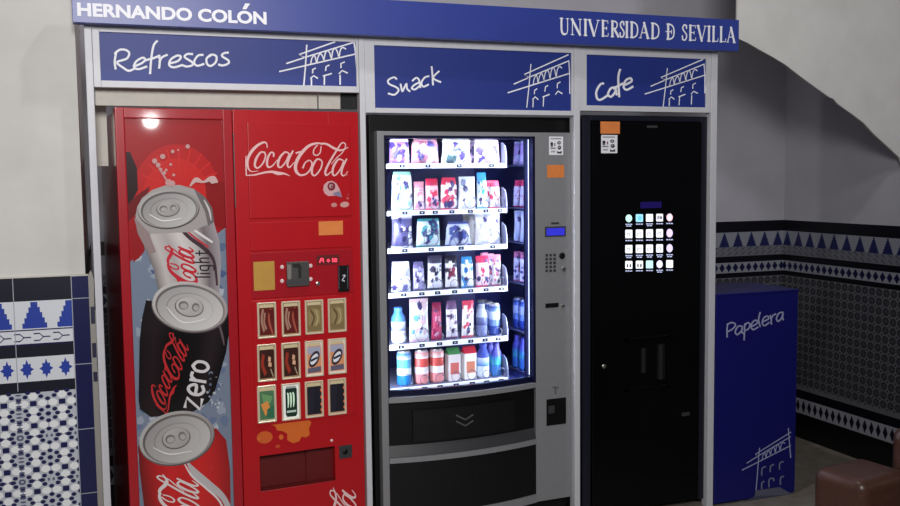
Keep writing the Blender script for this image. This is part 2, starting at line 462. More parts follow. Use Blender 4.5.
# ================================================================== THE ALUMINIUM SURROUND
sur = root('vending_surround', 'pale aluminium frame with a long blue header board around the vending machines', 'signage frame', 0, 0)
def post_box(x0, x1, z1, y0=0.0, y1=0.05):
    b = MB(); b.box(x0, y0, 0, x1, y1, z1, bev=0.003); return b
HD = -0.06
hu0, hz0, hu1, hz1 = W0.at(72, 10, HD)[0], W0.at(400, 36.5, HD)[1], W0.at(739, 35, HD)[0], W0.at(739.5, 20, HD)[1]
PZ = hz0 + 0.03
for (a, c) in (((88.0, 95.6), 128), ((362.6, 368.2), 250), ((574.6, 580.2), 300), ((709.7, 715.8), 250)):
    x0 = W0.at(a[0], c)[0]; x1 = W0.at(a[1], c)[0]
    post_box(x0, x1, PZ).build('post', 'alu', sur)
xp = [W0.at(x, y)[0] for x, y in ((88.0, 128), (95.6, 128), (362.6, 250), (368.2, 250), (574.6, 300), (580.2, 300), (709.7, 250), (715.8, 250))]
b = MB(); b.box(hu0, HD, hz0, hu1, 0.0, hz1, bev=0.002); hdr = b.build('header_board', 'blue_header', sur)
# left lettering, heavy sans
tx = MB(); u0, _ = W0.at(77, 6, HD); u1, _ = W0.at(266.5, 18, HD); za = W0.at(260, 24.2, HD)[1]; zb = W0.at(260, 11.6, HD)[1]
zb2 = zb + (zb - za) * .30
text_into(tx, 'HERNANDO COLON', u0, za - .001, u1, zb, HD - 0.0015, bold=0.038)
ua_, ub_ = W0.at(243.5, 18, HD)[0], W0.at(247.5, 18, HD)[0]
tx.face([(ua_ - .004, HD - .0015, zb + .006), (ua_ + .012, HD - .0015, zb + .006), (ub_ + .012, HD - .0015, zb + .03), (ub_ - .008, HD - .0015, zb + .03)])
tx.build('lettering', 'letter', hdr, label='HERNANDO COLÓN in heavy white capitals')
# right lettering, classical serif capitals drawn as strokes
SER = {  # unit box, y up; (points, width) thick / thin strokes
 'U': [([(.2, 1), (.2, .3), (.35, .03), (.6, .03), (.78, .3), (.78, 1)], 0), ],
}
TK, TN = .16, .06
def glyph(ch):
    S = []
    def th(*pts): S.append((pts, TK))
    def tn(*pts): S.append((pts, TN))
    def sf(x, y, w=.16): S.append((((x - w, y), (x + w, y)), .045))
    if ch == 'U': S.append((((.24, 1), (.24, .35), (.32, .09), (.52, .02), (.72, .1), (.78, .35), (.78, 1)), None)); sf(.24, .98); sf(.78, .98, .13)
    if ch == 'N': tn((.2, 0), (.2, 1)); th((.16, .98), (.8, .02)); tn((.8, 0), (.8, 1)); sf(.2, .02, .13); sf(.16, .98, .1); sf(.8, .98, .13)
    if ch == 'I': th((.5, 0), (.5, 1)); sf(.5, .02, .28); sf(.5, .98, .28)
    if ch == 'V': th((.16, 1), (.52, 0)); tn((.52, 0), (.84, 1)); sf(.16, .98, .15); sf(.84, .98, .13)
    if ch == 'E': th((.28, 0), (.28, 1)); tn((.15, .97), (.82, .97), (.82, .82)); tn((.28, .52), (.68, .52)); tn((.68, .6), (.68, .42)); tn((.15, .03), (.84, .03), (.86, .2))
    if ch == 'R': th((.26, 0), (.26, 1)); S.append((((.2, .97), (.5, .97), (.7, .88), (.72, .7), (.62, .56), (.3, .5)), .09)); th((.45, .5), (.86, .02)); sf(.26, .02); sf(.88, .02, .08); sf(.2, .98, .08)
    if ch == 'S': S.append((((.78, .8), (.74, .93), (.5, .99), (.26, .88), (.25, .7), (.5, .54), (.76, .38), (.8, .2), (.6, .03), (.36, .02), (.2, .12), (.18, .28)), .1)); tn((.79, .98), (.79, .74)); tn((.18, .02), (.18, .3))
    if ch in 'DĐ': th((.26, 0), (.26, 1)); S.append((((.14, .975), (.45, .97), (.74, .82), (.83, .5), (.74, .18), (.45, .03), (.14, .025)), .1))
    if ch == 'Đ': tn((.02, .5), (.6, .5)); tn((.6, .62), (.6, .38))
    if ch == 'A': tn((.16, 0), (.5, 1)); th((.48, 1), (.84, 0)); tn((.28, .35), (.68, .35)); sf(.16, .02, .13); sf(.84, .02, .15)
    if ch == 'L': th((.3, 0), (.3, 1)); sf(.3, .98, .18); tn((.14, .03), (.84, .03), (.88, .22))
    return S
class Flat:
    """frame-plane painter addressed directly in (u, z)"""
    def at(s, u, z, d=0): return (u, z)
pz0 = W0.at(733, 42.6, HD)[1]; pz1 = W0.at(733, 27.4, HD)[1]
pl = Painter(Flat(), HD - 0.0012, step=4e-6)
for ch, a, c in zip('UNIVERSIDADĐSEVILLA', (40, 91, 148, 171, 232, 275, 318, 340, 364, 408, 460, 532, 605, 635, 674, 718, 743, 778, 812),
                    (92, 150, 178, 232, 274, 322, 346, 368, 412, 460, 510, 580, 636, 678, 724, 748, 780, 815, 858)):
    ua, ub = W0.at(550 + a / 4.615, 30, HD)[0], W0.at(550 + c / 4.615, 30, HD)[0]
    hgt = pz1 - pz0
    for pts, w in glyph(ch):
        P2 = [(ua + x * (ub - ua), pz0 + y * hgt) for x, y in pts]
        if w is None: pl.stroke([(q[0], q[1], hgt * (.13 if i < 4 else .06)) for i, q in enumerate(P2)], 0, (255, 255, 255), True)
        else: pl.stroke(P2, hgt * w * .98, (255, 255, 255), len(P2) > 4)
pl.build('lettering', 'letter', hdr, label='white serif university name')

EMB = [[(80, 308), (725, 160)], [(140, 240), (285, 193)], [(300, 187), (715, 60)], [(550, 58), (245, 165), (302, 190)], [(312, 85), (300, 260), (285, 425)], [(712, 60), (726, 160), (735, 320)]]
EMBS = [[(345, 240), (355, 195), (375, 172), (387, 200), (395, 235), (405, 190), (425, 158), (445, 180), (456, 210), (466, 160), (485, 132), (505, 150), (520, 198), (530, 140), (550, 112), (570, 140), (584, 184), (595, 130), (615, 105), (642, 118)]]
EMBW = [[(360, 320), (362, 290), (385, 280)], [(470, 300), (475, 265), (500, 255)], [(600, 275), (600, 240), (630, 228)],
        [(343, 365), (370, 343), (402, 365)], [(350, 372), (350, 424)], [(450, 345), (520, 325)], [(460, 345), (458, 418)], [(585, 325), (610, 300), (655, 320)], [(592, 338), (592, 416)]]
def emblem(fr, d, f, dst, parent, w=1.0, wins=EMBW, roof=None, col=(240, 240, 246), material='letter'):
    pe = Painter(fr, d, chain(f, affine([(80, 308), (725, 160), (285, 425)], dst)), step=4e-6)
    lines = [list(q) for q in EMB]
    if roof: lines[3][0] = roof
    for s_ in lines: pe.stroke(s_, 12 * w, col, False)
    for s_ in EMBS: pe.stroke(s_, 11 * w, col)
    for s_ in wins: pe.stroke(s_, 12 * w, col, False)
    return pe.build('emblem', material, parent, label='white line sketch of an arcaded building')

def sign(u0, u1, fz0, fz1, bu0, bz0, bu1, bz1, bottom_mat='alu'):
    """blue panel in its aluminium border: outer u0..u1, fz0..fz1; blue inside"""
    b = MB(); b.box(bu0, 0.012, bz0, bu1, 0.03, bz1); sp = b.build('sign_panel', 'blue', sur)
    f = MB()
    f.box(u0, 0.004, fz0, bu0, 0.04, fz1, bev=.002); f.box(bu1, 0.004, fz0, u1, 0.04, fz1, bev=.002)
    f.box(bu0, 0.004, bz1, bu1, 0.04, fz1, bev=.002); f.box(bu0, 0.004, fz0, bu1, 0.04, bz0, bev=.002)
    f.build('sign_border', bottom_mat, sp); return sp
DS = 0.0118
e = 0.001
a = W0.rect(99, 30.5, 356.3, 87.2, .012); zc0 = (W0.at(100.5, 79.7, .012)[1] + W0.at(357, 87.4, .012)[1]) / 2
zfb = (W0.at(96, 86)[1] + W0.at(362, 93.5)[1]) / 2
sp1 = sign(xp[1] + e, xp[2] - e, zfb, PZ, a[0], zc0, a[2], W0.at(220, 36.8, .012)[1])
p = Painter(W0, DS, zoomed(100, 30, 6.43), step=4e-6)
p.strokes([[(100, 250), (95, 200), (105, 140)], [(95, 152), (125, 128), (165, 128), (188, 150), (170, 185), (110, 207), (150, 243), (185, 262), (222, 248)],
           [(215, 235), (265, 215), (290, 192), (275, 178), (235, 200), (218, 235), (245, 252), (300, 235)], [(368, 70), (345, 100), (330, 180), (322, 280)], [(290, 195), (340, 182), (385, 165)],
           [(372, 165), (385, 190), (380, 245)], [(382, 205), (400, 175), (432, 160)], [(445, 215), (500, 200), (520, 172), (495, 165), (455, 190), (445, 225), (475, 240), (530, 225)],
           [(595, 155), (560, 155), (545, 175), (590, 205), (595, 225), (560, 235), (535, 228)], [(662, 160), (630, 165), (605, 205), (625, 230), (668, 218)],
           [(710, 160), (685, 185), (690, 220), (715, 230), (745, 205), (748, 170), (722, 158), (703, 170)], [(825, 145), (795, 150), (785, 168), (825, 195), (825, 215), (790, 228), (763, 222)]], 14, (225, 225, 235))
p.build('lettering', 'letter', sp1, label='Refrescos in white handwriting')
emblem(W0, DS, zoomed(270, 35, 8.43), [(80, 308), (722, 160), (285, 425)], sp1)
zsb = (W0.at(372, 113)[1] + W0.at(560, 115)[1]) / 2
bz = (W0.at(376, 108, .012)[1] + W0.at(560, 110.8, .012)[1]) / 2
ub0, ub1 = W0.at(374.3, 80, .012)[0], W0.at(570.8, 80, .012)[0]
sp2 = sign(xp[3] + e, xp[4] - e, zsb, PZ, ub0, bz, ub1, W0.at(470, 49.2, .012)[1])
p = Painter(W0, DS, zoomed(370, 50, 7.78), step=4e-6)
p.strokes([[(207, 226), (185, 212), (142, 235), (150, 265), (205, 290), (222, 315), (190, 348), (143, 338)], [(238, 265), (244, 295), (252, 322), (268, 290), (284, 262), (288, 300), (310, 322)],
           [(330, 240), (360, 216), (382, 235), (392, 292)], [(384, 252), (345, 272), (325, 298), (352, 306), (390, 275)], [(458, 203), (425, 215), (400, 255), (415, 285), (455, 268)],
           [(480, 130), (486, 200), (490, 272)], [(537, 165), (492, 217), (550, 250)]], 14, (240, 240, 246))
p.build('lettering', 'letter', sp2, label='Snack in white handwriting')
emblem(W0, DS, zoomed(490, 45, 7.23), [(130, 345), (575, 205), (266, 450)], sp2, .85, EMBW[:7] + EMBW[7:8], roof=(705, 12))
zcb = (W0.at(590, 111.2)[1] + W0.at(700, 112.2)[1]) / 2
sp3 = sign(xp[5] + e, xp[6] - e, zcb, PZ, W0.at(586, 80, .012)[0], W0.at(640, 106.4, .012)[1], W0.at(705.3, 80, .012)[0], W0.at(640, 56.8, .012)[1])
p = Painter(W0, DS, zoomed(580, 50, 6.43), step=4e-6)
p.strokes([[(152, 215), (130, 222), (105, 268), (110, 310), (132, 320), (178, 292)], [(228, 240), (198, 247), (180, 285), (200, 300), (226, 270), (228, 245), (236, 288)],
           [(258, 125), (246, 180), (252, 300)], [(215, 247), (275, 215)], [(280, 228), (330, 203), (325, 182), (295, 195), (280, 235), (300, 256), (340, 235)]], 14, (235, 235, 243))
p.build('lettering', 'letter', sp3, label='Cafe in white handwriting')
emblem(W0, DS, zoomed(580, 50, 6.43), [(418, 283), (802, 162), (535, 362)], sp3, .85, roof=(720, 10))
# grey boards closing the gap above the red machine, black strip at their right
for (x0, x1, mt) in ((95, 318, 'grey_board'), (318.6, 341, 'grey_board'), (341, 362, 'black')):
    b = MB(); b.box(W0.at(x0, 100, .06)[0], 0.062, 2.042, W0.at(x1, 100, .06)[0] - .003, 0.072, 2.2, bev=.001); b.build('filler_board', mt, sur)
b = MB(); b.box(xp[0] + .003, 0.19, 1.80, CKF.x - .028, 0.2, 2.055); b.build('filler_board', 'grey_board', sur)

# ================================================================== RED DRINKS MACHINE
ck = root('drinks_vending_machine', 'red cold drinks vending machine with a tall poster of three cans', 'vending machine', CKF.x, CKF.y, 0, CKF.yaw)
cw = min(CKF.at(357.8, 113.5)[0], (xp[2] - .004 - CKF.x) / math.cos(CKF.yaw)); ctop = (CKF.at(114, 105.5)[1] + CKF.at(357.6, 113.5)[1]) / 2
b = MB(); b.box(0.006, 0.06, 0.09, cw - .006, 0.76, ctop - .012, bev=.006); b.build('cabinet', 'red_dark', ck)
for (x, y) in ((.05, .12), (cw - .05, .12), (.05, .7), (cw - .05, .7)):
    b = MB(); b.lathe([(.03, 0), (.03, .02), (.018, .025), (.018, .095)], x, y, 14); b.build('foot', 'charcoal', ck, smooth=False)
# left door leaf: raised red border round the poster
ul, ur = CKF.at(124.6, 125)[0], CKF.at(222.5, 125)[0]
uls, us = (ul + CKF.at(133, 320)[0] + CKF.at(138.5, 480)[0]) / 3, CKF.at(235, 200)[0]
urs = (ur + CKF.at(229, 320)[0] + CKF.at(232.5, 480)[0]) / 3
pt = CKF.at(170, 119)[1]; pb = 0.22
b = MB(); fb = MB()
fb.box(0, -0.004, 0.12, uls, 0.06, ctop, bev=.006); fb.box(uls - .004, -0.002, pt, us - .004, 0.06, ctop - .001, bev=.005)
fb.box(urs, -0.004, 0.12, us - .003, 0.06, ctop - .002, bev=.005); fb.box(uls - .004, -0.003, 0.12, us - .004, 0.06, pb, bev=.005)
dl = fb.build('poster_door', 'red_dark', ck)
b = MB(); b.box(uls, 0.008, pb - .005, urs, 0.03, pt + .005); b.build('poster_backing', 'red_shadow', dl)
PD = 0.0075
p = Painter(CKF, PD, step=1.2e-5)
pw = [(uls, pb), (urs, pb), (urs, pt), (uls, pt)]
RD = (158, 18, 26)
p.raw(pw, RD)
def clipU(px): return px
# darker and lighter red arcs of the printed background
p.ell(176, 196, 44, 52, 0, (186, 26, 28)); p.ell(176, 200, 34, 42, 0, (200, 34, 32))
p.poly([(125.5, 152), (130, 152), (137, 168), (138, 190), (131, 203), (127, 205)], (40, 10, 14))
p.poly([(127, 205), (136, 196), (150, 186), (146, 200), (134, 216), (128, 222)], (110, 14, 20))
p.poly([(205, 180), (226, 182), (227, 232), (216, 226), (207, 205)], (140, 16, 22))
for i in range(9):
    a_ = R(-160 + i * 17); p.stroke([(180 + 16 * math.cos(a_), 186 + 12 * math.sin(a_)), (180 + 40 * math.cos(a_), 190 + 42 * math.sin(a_))], 1.6, (206, 38, 36), False)
# ice
ICE = (120, 132, 152)
xl_ = lambda y: CKF
p.raw([(uls, pb), (urs, pb), (urs, CKF.at(222, 228)[1]), (urs - .07, CKF.at(205, 240)[1]), (uls + .1, CKF.at(150, 240)[1]), (uls, CKF.at(130, 262)[1])], ICE)
rnd = random.Random(3)
for i in range(190):
    cx, cy = rnd.uniform(136, 226), rnd.uniform(245, 500)
    v = rnd.choice([(92, 108, 140), (150, 160, 176), (78, 96, 134), (176, 182, 192), (104, 118, 150), (128, 140, 160)])
    pts = [(min(max(cx + rnd.uniform(2, 6) * math.cos(R(t)), 135 + (cy - 245) * .012), 227 + (cy - 245) * .02), cy + rnd.uniform(2, 6) * math.sin(R(t))) for t in range(0, 360, 60)]
    p.poly(pts, v)
p.poly([(131, 228), (141, 232), (145, 250), (139, 258), (133, 262)], (150, 20, 26))
# the printed cans, back to front
def logo_strokes():
    return [
     [(172, 112, 6), (168, 86, 10), (150, 78, 14), (110, 98, 20), (70, 140, 22), (48, 190, 18), (50, 235, 14), (70, 262, 8), (115, 258, 4)],
     [(38, 165, 7), (37, 220, 8), (40, 286, 10)],
     [(38, 287, 7), (90, 284, 11), (150, 270, 14), (200, 264, 17), (240, 274, 26), (280, 276, 14), (316, 291, 3)],
     [(158, 142, 11), (130, 142, 13), (102, 182, 18), (94, 225, 16), (115, 240, 12), (148, 205, 12), (162, 160, 11), (152, 142, 10)],
     [(212, 168, 12), (212, 146, 12), (192, 145, 13), (172, 190, 17), (176, 232, 15), (203, 228, 10), (236, 190, 7)],
     [(312, 150, 9), (285, 140, 13), (252, 175, 17), (240, 222, 16), (258, 236, 12), (290, 200, 11), (312, 150, 10)],
     [(335, 132, 12), (308, 185, 16), (300, 222, 14), (314, 236, 11), (342, 205, 6)],
     [(355, 146, 13), (381, 138, 13)],
     [(512, 104, 8), (508, 140, 9), (488, 160, 9), (466, 152, 9), (468, 122, 9), (490, 96, 9)],
     [(522, 90, 10), (490, 84, 14), (440, 98, 20), (392, 142, 24), (358, 200, 25), (352, 252, 23), (378, 284, 16), (418, 278, 12), (446, 246, 12), (455, 210, 11), (438, 192, 9), (412, 208, 10), (398, 240, 13)],
     [(495, 86, 8), (545, 88, 15), (600, 118, 18), (640, 128, 14), (684, 110, 5)],
     [(512, 190, 11), (486, 186, 13), (458, 232, 17), (456, 276, 15), (476, 287, 12), (508, 248, 12), (520, 205, 11), (508, 188, 10)],
     [(668, 108, 7), (664, 86, 9), (642, 84, 10), (608, 135, 13), (565, 205, 16), (540, 262, 16), (548, 286, 12), (584, 256, 6)],
     [(668, 100, 6), (650, 140, 7), (610, 178, 7), (578, 215, 5)],
     [(652, 192, 9), (622, 186, 13), (592, 230, 17), (586, 276, 15), (604, 286, 12), (636, 245, 11), (656, 195, 10)],
     [(674, 184, 12), (648, 238, 16), (642, 276, 13), (656, 289, 10), (682, 262, 5)],
    ]
def logo(pn, f, col, w=1.0):
    old = pn.f; pn.f = f
    for s_ in logo_strokes(): pn.stroke([(x, y, q * w) for x, y, q in s_], 0, col)
    pn.f = old
def lid(cx, cy, rx, ry, ang, tone, lum=1.0):
    ca_, sa_ = math.cos(R(ang)), math.sin(R(ang)); n = 40
    def el(k, dx, dy, c0, c1, kx=1.0):
        """ellipse shaded from c0 at its upper left to c1 at its lower right"""
        pts, cols = [], []
        for i in range(n):
            t = 2 * math.pi * i / n; x, y = rx * k * kx * math.cos(t) + dx, ry * k * math.sin(t) + dy
            pts.append((cx + x * ca_ - y * sa_, cy + x * sa_ + y * ca_)); m_ = .5 + .5 * math.cos(t - R(40))
            cols.append(tuple(int((a_ + (b_ - a_) * m_) * lum) for a_, b_ in zip(c0, c1)))
        p.poly(pts, None, cols)
    el(1.0, 0, 1.2, (120, 112, 112), (96, 88, 90)); el(.985, 0, 0, (206, 202, 200), (168, 160, 160)); el(.91, .3, 1.0, (112, 106, 106), (150, 142, 142)); el(.86, .6, 2.0, (176, 172, 172), (222, 220, 218))
    el(.62, .2, 1.6, (160, 155, 155), (206, 202, 200)); el(.585, .4, 2.0, (186, 182, 181), (216, 213, 211))
    el(.40, -.6, .6, (104, 98, 98), (128, 120, 120), .95); el(.37, -.6, 0, (206, 202, 200), (188, 183, 182), .95)
    for o_, w_ in ((-.17, .13), (.15, .10)):
        x, y = rx * o_, -.2; p.ell(cx + x * ca_ - y * sa_, cy + x * sa_ + y * ca_, rx * w_, ry * .17, ang, (120, 114, 114))
        p.ell(cx + (x + .5) * ca_, cy + .5 + x * sa_, rx * w_ * .75, ry * .11, ang, (176, 171, 170))
    p.stroke([(cx - rx * .62 * ca_, cy + 4 - rx * .62 * sa_, .6), (cx - rx * .2, cy + ry * .62, 1.2), (cx + rx * .4, cy + ry * .5, .6)], 0, (236, 234, 232))
def shade_body(pts_l, pts_r, cols):
    """strip of quads between a left and a right edge, coloured across by cols"""
    n = len(cols)
    for i in range(len(pts_l) - 1):
        for k in range(n - 1):
            def mix(a_, b_, t): return (a_[0] + (b_[0] - a_[0]) * t, a_[1] + (b_[1] - a_[1]) * t)
            q = [mix(pts_l[i], pts_r[i], k / (n - 1)), mix(pts_l[i], pts_r[i], (k + 1) / (n - 1)), mix(pts_l[i + 1], pts_r[i + 1], (k + 1) / (n - 1)), mix(pts_l[i + 1], pts_r[i + 1], k / (n - 1))]
            p.mb.face([(*(lambda uz: (uz[0], p.d - p.k * p.step - 1e-5, uz[1]))(p.q(x)),) for x in q], None, [cols[k], cols[k + 1], cols[k + 1], cols[k]])
    p.k += 1
SV = (186, 180, 180)
shade_body([(135, 214), (137, 232), (146, 250), (153, 268), (160, 296)], [(206, 200), (213, 220), (219, 240), (221, 262), (219, 296)], [(120, 112, 112), (196, 190, 188), (176, 168, 168), (214, 208, 206), (190, 184, 184), (120, 108, 112), (164, 156, 160)])
p.poly([(134, 218), (139, 236), (150, 254), (156, 252), (150, 236), (152, 222)], (150, 130, 130))
p.stroke([(178, 226, 3), (190, 238, 4), (206, 250, 4), (214, 262, 3), (217, 285, 2)], 0, (70, 50, 56)); p.stroke([(181, 225, 1.5), (194, 237, 2), (208, 247, 2)], 0, (190, 60, 70)); p.stroke([(186, 224, 1.5), (200, 234, 2.4), (212, 242, 2)], 0, (226, 220, 222))
p.poly([(135.5, 218), (137, 207), (142, 198), (152, 190), (166, 185), (180, 185), (194, 189), (205, 197), (212, 208), (214, 222), (190, 232), (150, 234)], (166, 160, 160))
p.poly([(194, 189), (205, 197), (212, 208), (214, 222), (208, 226), (205, 212), (199, 200)], (112, 104, 106)); p.stroke([(204, 200, 1), (209, 210, 2), (211, 220, 1)], 0, (206, 200, 200))
lid(168.5, 208.5, 31, 19.5, -5, SV, .86)
logo(p, chain(zoomed(120, 220, 4.217), affine([(690, 292), (330, 292), (690, 75)], [(306, 112), (330, 278), (185, 100)])), (196, 44, 58), 1.5)
LET = {'l': [[(0, -.6), (0, 1)]], 'i': [[(0, 0), (0, 1)], [(0, -.32), (0, -.24)]], 'g': [[(.5, 0), (0, .1), (0, .8), (.5, .9), (.5, 0), (.5, 1.4), (0, 1.5)]], 'h': [[(0, -.6), (0, 1)], [(0, .25), (.3, 0), (.5, .2), (.5, 1)]], 't': [[(.2, -.45), (.2, .9), (.5, 1)], [(-.05, 0), (.5, 0)]],
       'z': [[(0, 0), (.7, 0), (0, 1), (.75, 1)]], 'e': [[(.05, .5), (.7, .45), (.6, .08), (.3, 0), (.03, .3), (.05, .75), (.35, 1), (.7, .85)]], 'r': [[(.05, 0), (.05, 1)], [(.05, .35), (.3, .05), (.6, .05)]], 'o': [[(.35, 0), (.05, .25), (.05, .75), (.35, 1), (.68, .75), (.68, .25), (.35, 0)]]}
def word(pn, w, adv, f, width, col):
    old = pn.f; x = 0
    for ch in w:
        pn.f = chain(f, (lambda ox: (lambda q: (q[0] + ox, q[1])))(x))
        for s_ in LET[ch]: pn.stroke(s_, width, col, ch in 'eoghr')
        x += adv[ch]
    pn.f = old
word(p, 'light', dict(l=.42, i=.42, g=.92, h=.9, t=.6), chain(zoomed(120, 220, 4.217), affine([(0, 1), (3.2, 1), (0, 0)], [(378, 240), (372, 128), (340, 240)])), .17, (40, 34, 40))
# black can
shade_body([(146, 300), (142, 318), (139.5, 340), (138.5, 400), (140, 409), (151, 417)], [(228, 312), (229, 330), (226, 352), (215, 390), (208, 402), (192, 412)], [(20, 14, 18), (34, 22, 26), (12, 8, 10), (10, 8, 10), (18, 14, 18), (40, 30, 34), (12, 10, 14)])
p.stroke([(217, 318, 2), (222, 335, 2.4), (224, 345, 1)], 0, (96, 84, 90))
lid(189.8, 306.5, 38.5, 25, 9, SV, .95)
logo(p, chain(zoomed(120, 320, 5.06), affine([(36, 292), (690, 292), (36, 75)], [(238, 478), (352, 130), (140, 395)])), (190, 44, 48), 1.15)
p.ell(120 + 275 / 5.06, 320 + 92 / 5.06, 1.6, 1.6, 0, (150, 50, 54))
word(p, 'zero', dict(z=1.0, e=.98, r=.72, o=.9), chain(zoomed(120, 320, 5.06), affine([(0, 1), (3.4, 1), (0, 0)], [(405, 452), (450, 218), (328, 440)])), .21, (216, 212, 214))
for i in range(34):
    p.ell(rnd.uniform(205, 222), rnd.uniform(372, 408), rnd.uniform(.5, 1.6), rnd.uniform(.5, 1.6), 0, rnd.choice([(150, 158, 170), (190, 194, 200), (100, 112, 134)]), 8)
# red can
zb_ = CKF.at(180, 548)[1]
shade_body([(138, 446), (139.5, 470), (144, 506), (150, 545)], [(216, 428), (226, 440), (230, 470), (231, 545)], [(110, 12, 16), (176, 20, 26), (206, 30, 34), (196, 26, 30), (206, 34, 34), (190, 30, 32), (150, 20, 26)])
p.stroke([(187, 462, 2), (196, 474, 8), (207, 484, 9), (222, 496, 6), (229, 512, 6), (231, 540, 6)], 0, (190, 184, 186)); p.stroke([(184, 463, 1), (192, 476, 2), (206, 488, 2), (220, 502, 2), (228, 525, 2)], 0, (226, 218, 218))
lid(176.5, 437.5, 38.5, 26.5, -14, SV, .88)
logo(p, chain(zoomed(120, 400, 4.78), affine([(690, 292), (330, 292), (690, 75)], [(372, 385), (386, 590), (172, 345)])), (222, 214, 214), 1.15)
# droplets thrown up by the first can
for (x, y, r_) in ((154.5, 161, 2.6), (158, 165, 2.4), (162.5, 156.5, 2.6), (160.5, 169.5, 1.8), (164, 173, 2), (166, 170, 1.4), (172.5, 151.5, 1.8), (178, 150, 1), (187.5, 146.5, 2.2), (170.5, 164.5, 1.4), (173.5, 175, 1.5), (165, 178, 1), (168.5, 182.5, 3.4), (172, 183.5, 3)):
    p.ell(x, y, r_, r_, 0, (196, 150, 150), 14)
p.stroke([(190, 186, 1.5), (194, 181, 4), (197, 180, 5), (203, 182, 2), (209, 179.5, 5), (213, 180, 8), (217, 182, 2)], 0, (206, 170, 168))
p.stroke([(158, 167, 1.2), (167, 181, 2)], 0, (190, 140, 140))
p.build('poster', 'poster', dl, label='printed poster of a silver, a black and a red cola can')
# right door leaf with its raised panels
rd = MB(); rd.box(us, -0.002, 0.12, cw, 0.06, ctop, bev=.006)
op = CKF.rect(259.7, 456, 335.5, 481.5); zo1 = (CKF.at(259.7, 456)[1] + CKF.at(335, 446.5)[1]) / 2; zo0 = (CKF.at(261, 491)[1] + CKF.at(335, 481)[1]) / 2
rd = MB()
rd.box(us, -0.002, 0.12, op[0], 0.06, ctop, bev=.003); rd.box(op[2], -0.002, 0.12, cw, 0.06, ctop, bev=.003)
rd.box(op[0] - .003, -0.0015, zo1, op[2] + .003, 0.06, ctop - .0005, bev=.002); rd.box(op[0] - .003, -0.0015, .12, op[2] + .003, 0.06, zo0, bev=.002)
rdo = rd.build('control_door', 'red', ck)
def plate(r, d0, d1, name, m_, parent, bev=.002, **kw):
    b = MB(); b.box(r[0], d0, r[1], r[2], d1, r[3], bev=bev); return b.build(name, m_, parent, **kw)
u0, u1 = CKF.at(248, 170)[0], CKF.at(350.5, 170)[0]
plate((u0, CKF.at(300, 217.5)[1], u1, CKF.at(300, 123)[1]), -0.007, 0.0, 'logo_panel', 'red', rdo, .004)
plate((u0, CKF.at(300, 249)[1], u1, CKF.at(300, 221)[1]), -0.006, 0.0, 'notice_panel', 'red', rdo, .003)
plate((u0, CKF.at(300, 296)[1], u1, CKF.at(300, 251)[1]), -0.005, 0.0, 'coin_panel', 'red_dark', rdo, .003)
plate((u0, CKF.at(300, 421)[1], u1, CKF.at(300, 297.5)[1]), -0.006, 0.0, 'selection_panel', 'red', rdo, .003)
# pickup hatch recess
h = MB(); uu0, uu1 = op[0], op[2]
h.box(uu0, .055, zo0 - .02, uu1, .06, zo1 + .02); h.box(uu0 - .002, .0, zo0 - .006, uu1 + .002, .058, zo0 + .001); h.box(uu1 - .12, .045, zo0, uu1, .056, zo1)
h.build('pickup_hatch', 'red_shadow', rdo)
p = Painter(CKF, -0.0072, step=6e-6)
logo(p, zoomed(240, 130, 6.325), (226, 184, 184), .84)
p.f = zoomed(240, 130, 6.325); p.ell(671, 281, 9, 9, 0, (200, 110, 112), 12)
p.build('lettering', 'decal', rdo, label='flowing pale pink script across the upper panel')
p = Painter(CKF, -0.0072, zoomed(240, 130, 6.325), step=6e-6)
p.poly([(526, 375), (532, 345), (555, 325), (585, 322), (612, 340), (630, 375), (645, 425), (600, 415), (560, 418), (535, 402)], (206, 160, 164))
p.poly([(585, 400), (630, 385), (645, 425), (600, 415)], (130, 120, 150)); p.ell(578, 357, 25, 27, 0, (120, 24, 40)); p.ell(576, 355, 12, 13, 0, (190, 150, 160)); p.ell(580, 357, 6, 7, 0, (110, 30, 50))
p.ell(595, 474, 19, 14, 0, (196, 130, 130)); p.ell(662, 471, 28, 18, -8, (204, 150, 146)); p.ell(681, 432, 6, 8, 0, (190, 100, 100)); p.ell(684, 408, 5, 5, 0, (170, 70, 76))
p.build('droplet_decal', 'decal', rdo)
def sticker(fr, r, d, name, m_, parent, **kw): return plate(r, d - .0012, d, name, m_, parent, 0, **kw)
sticker(CKF, CKF.rect(318.5, 221.5, 343, 234.5, -.006), -0.006, 'paper_notice', 'paper_orange', rdo)
sticker(CKF, CKF.rect(253.2, 262, 275, 289.6, -.005), -0.005, 'price_card', 'paper_yellow', rdo, label='blank yellow card in the coin panel')
b = MB(); r_ = CKF.rect(286, 262, 309, 285.5, -.005)
b.box(r_[0], -.016, r_[1], r_[2], -.005, r_[3], bev=.004); cm = b.build('coin_mechanism', 'gunmetal', rdo)
p = Painter(CKF, -.0162, zoomed(240, 255, 7.5), step=6e-6)
p.poly([(390, 70), (445, 62), (462, 90), (460, 175), (440, 175), (436, 100), (398, 92)], (22, 20, 20)); p.poly([(345, 190), (512, 188), (514, 215), (346, 218)], (58, 58, 64)); p.poly([(352, 70), (385, 72), (385, 180), (356, 184)], (122, 118, 112))
p.build('coin_slot', 'decal', cm)
for (x, y) in ((282, 267), (310.5, 265.7), (282, 281), (310.6, 279)):
    u, z = CKF.at(x, y, -.005); b = MB(); b.lathe([(.0085, -.005), (.008, -.009), (.004, -.012)], n=14, axis='y', o=(u, 0, z)); b.build('screw', 'chrome', rdo)
u, z = CKF.at(317.8, 283.4, -.005); b = MB(); b.lathe([(.009, -.005), (.009, -.010), (.006, -.011)], n=16, axis='y', o=(u, 0, z)); b.build('key_lock', 'steel', rdo)
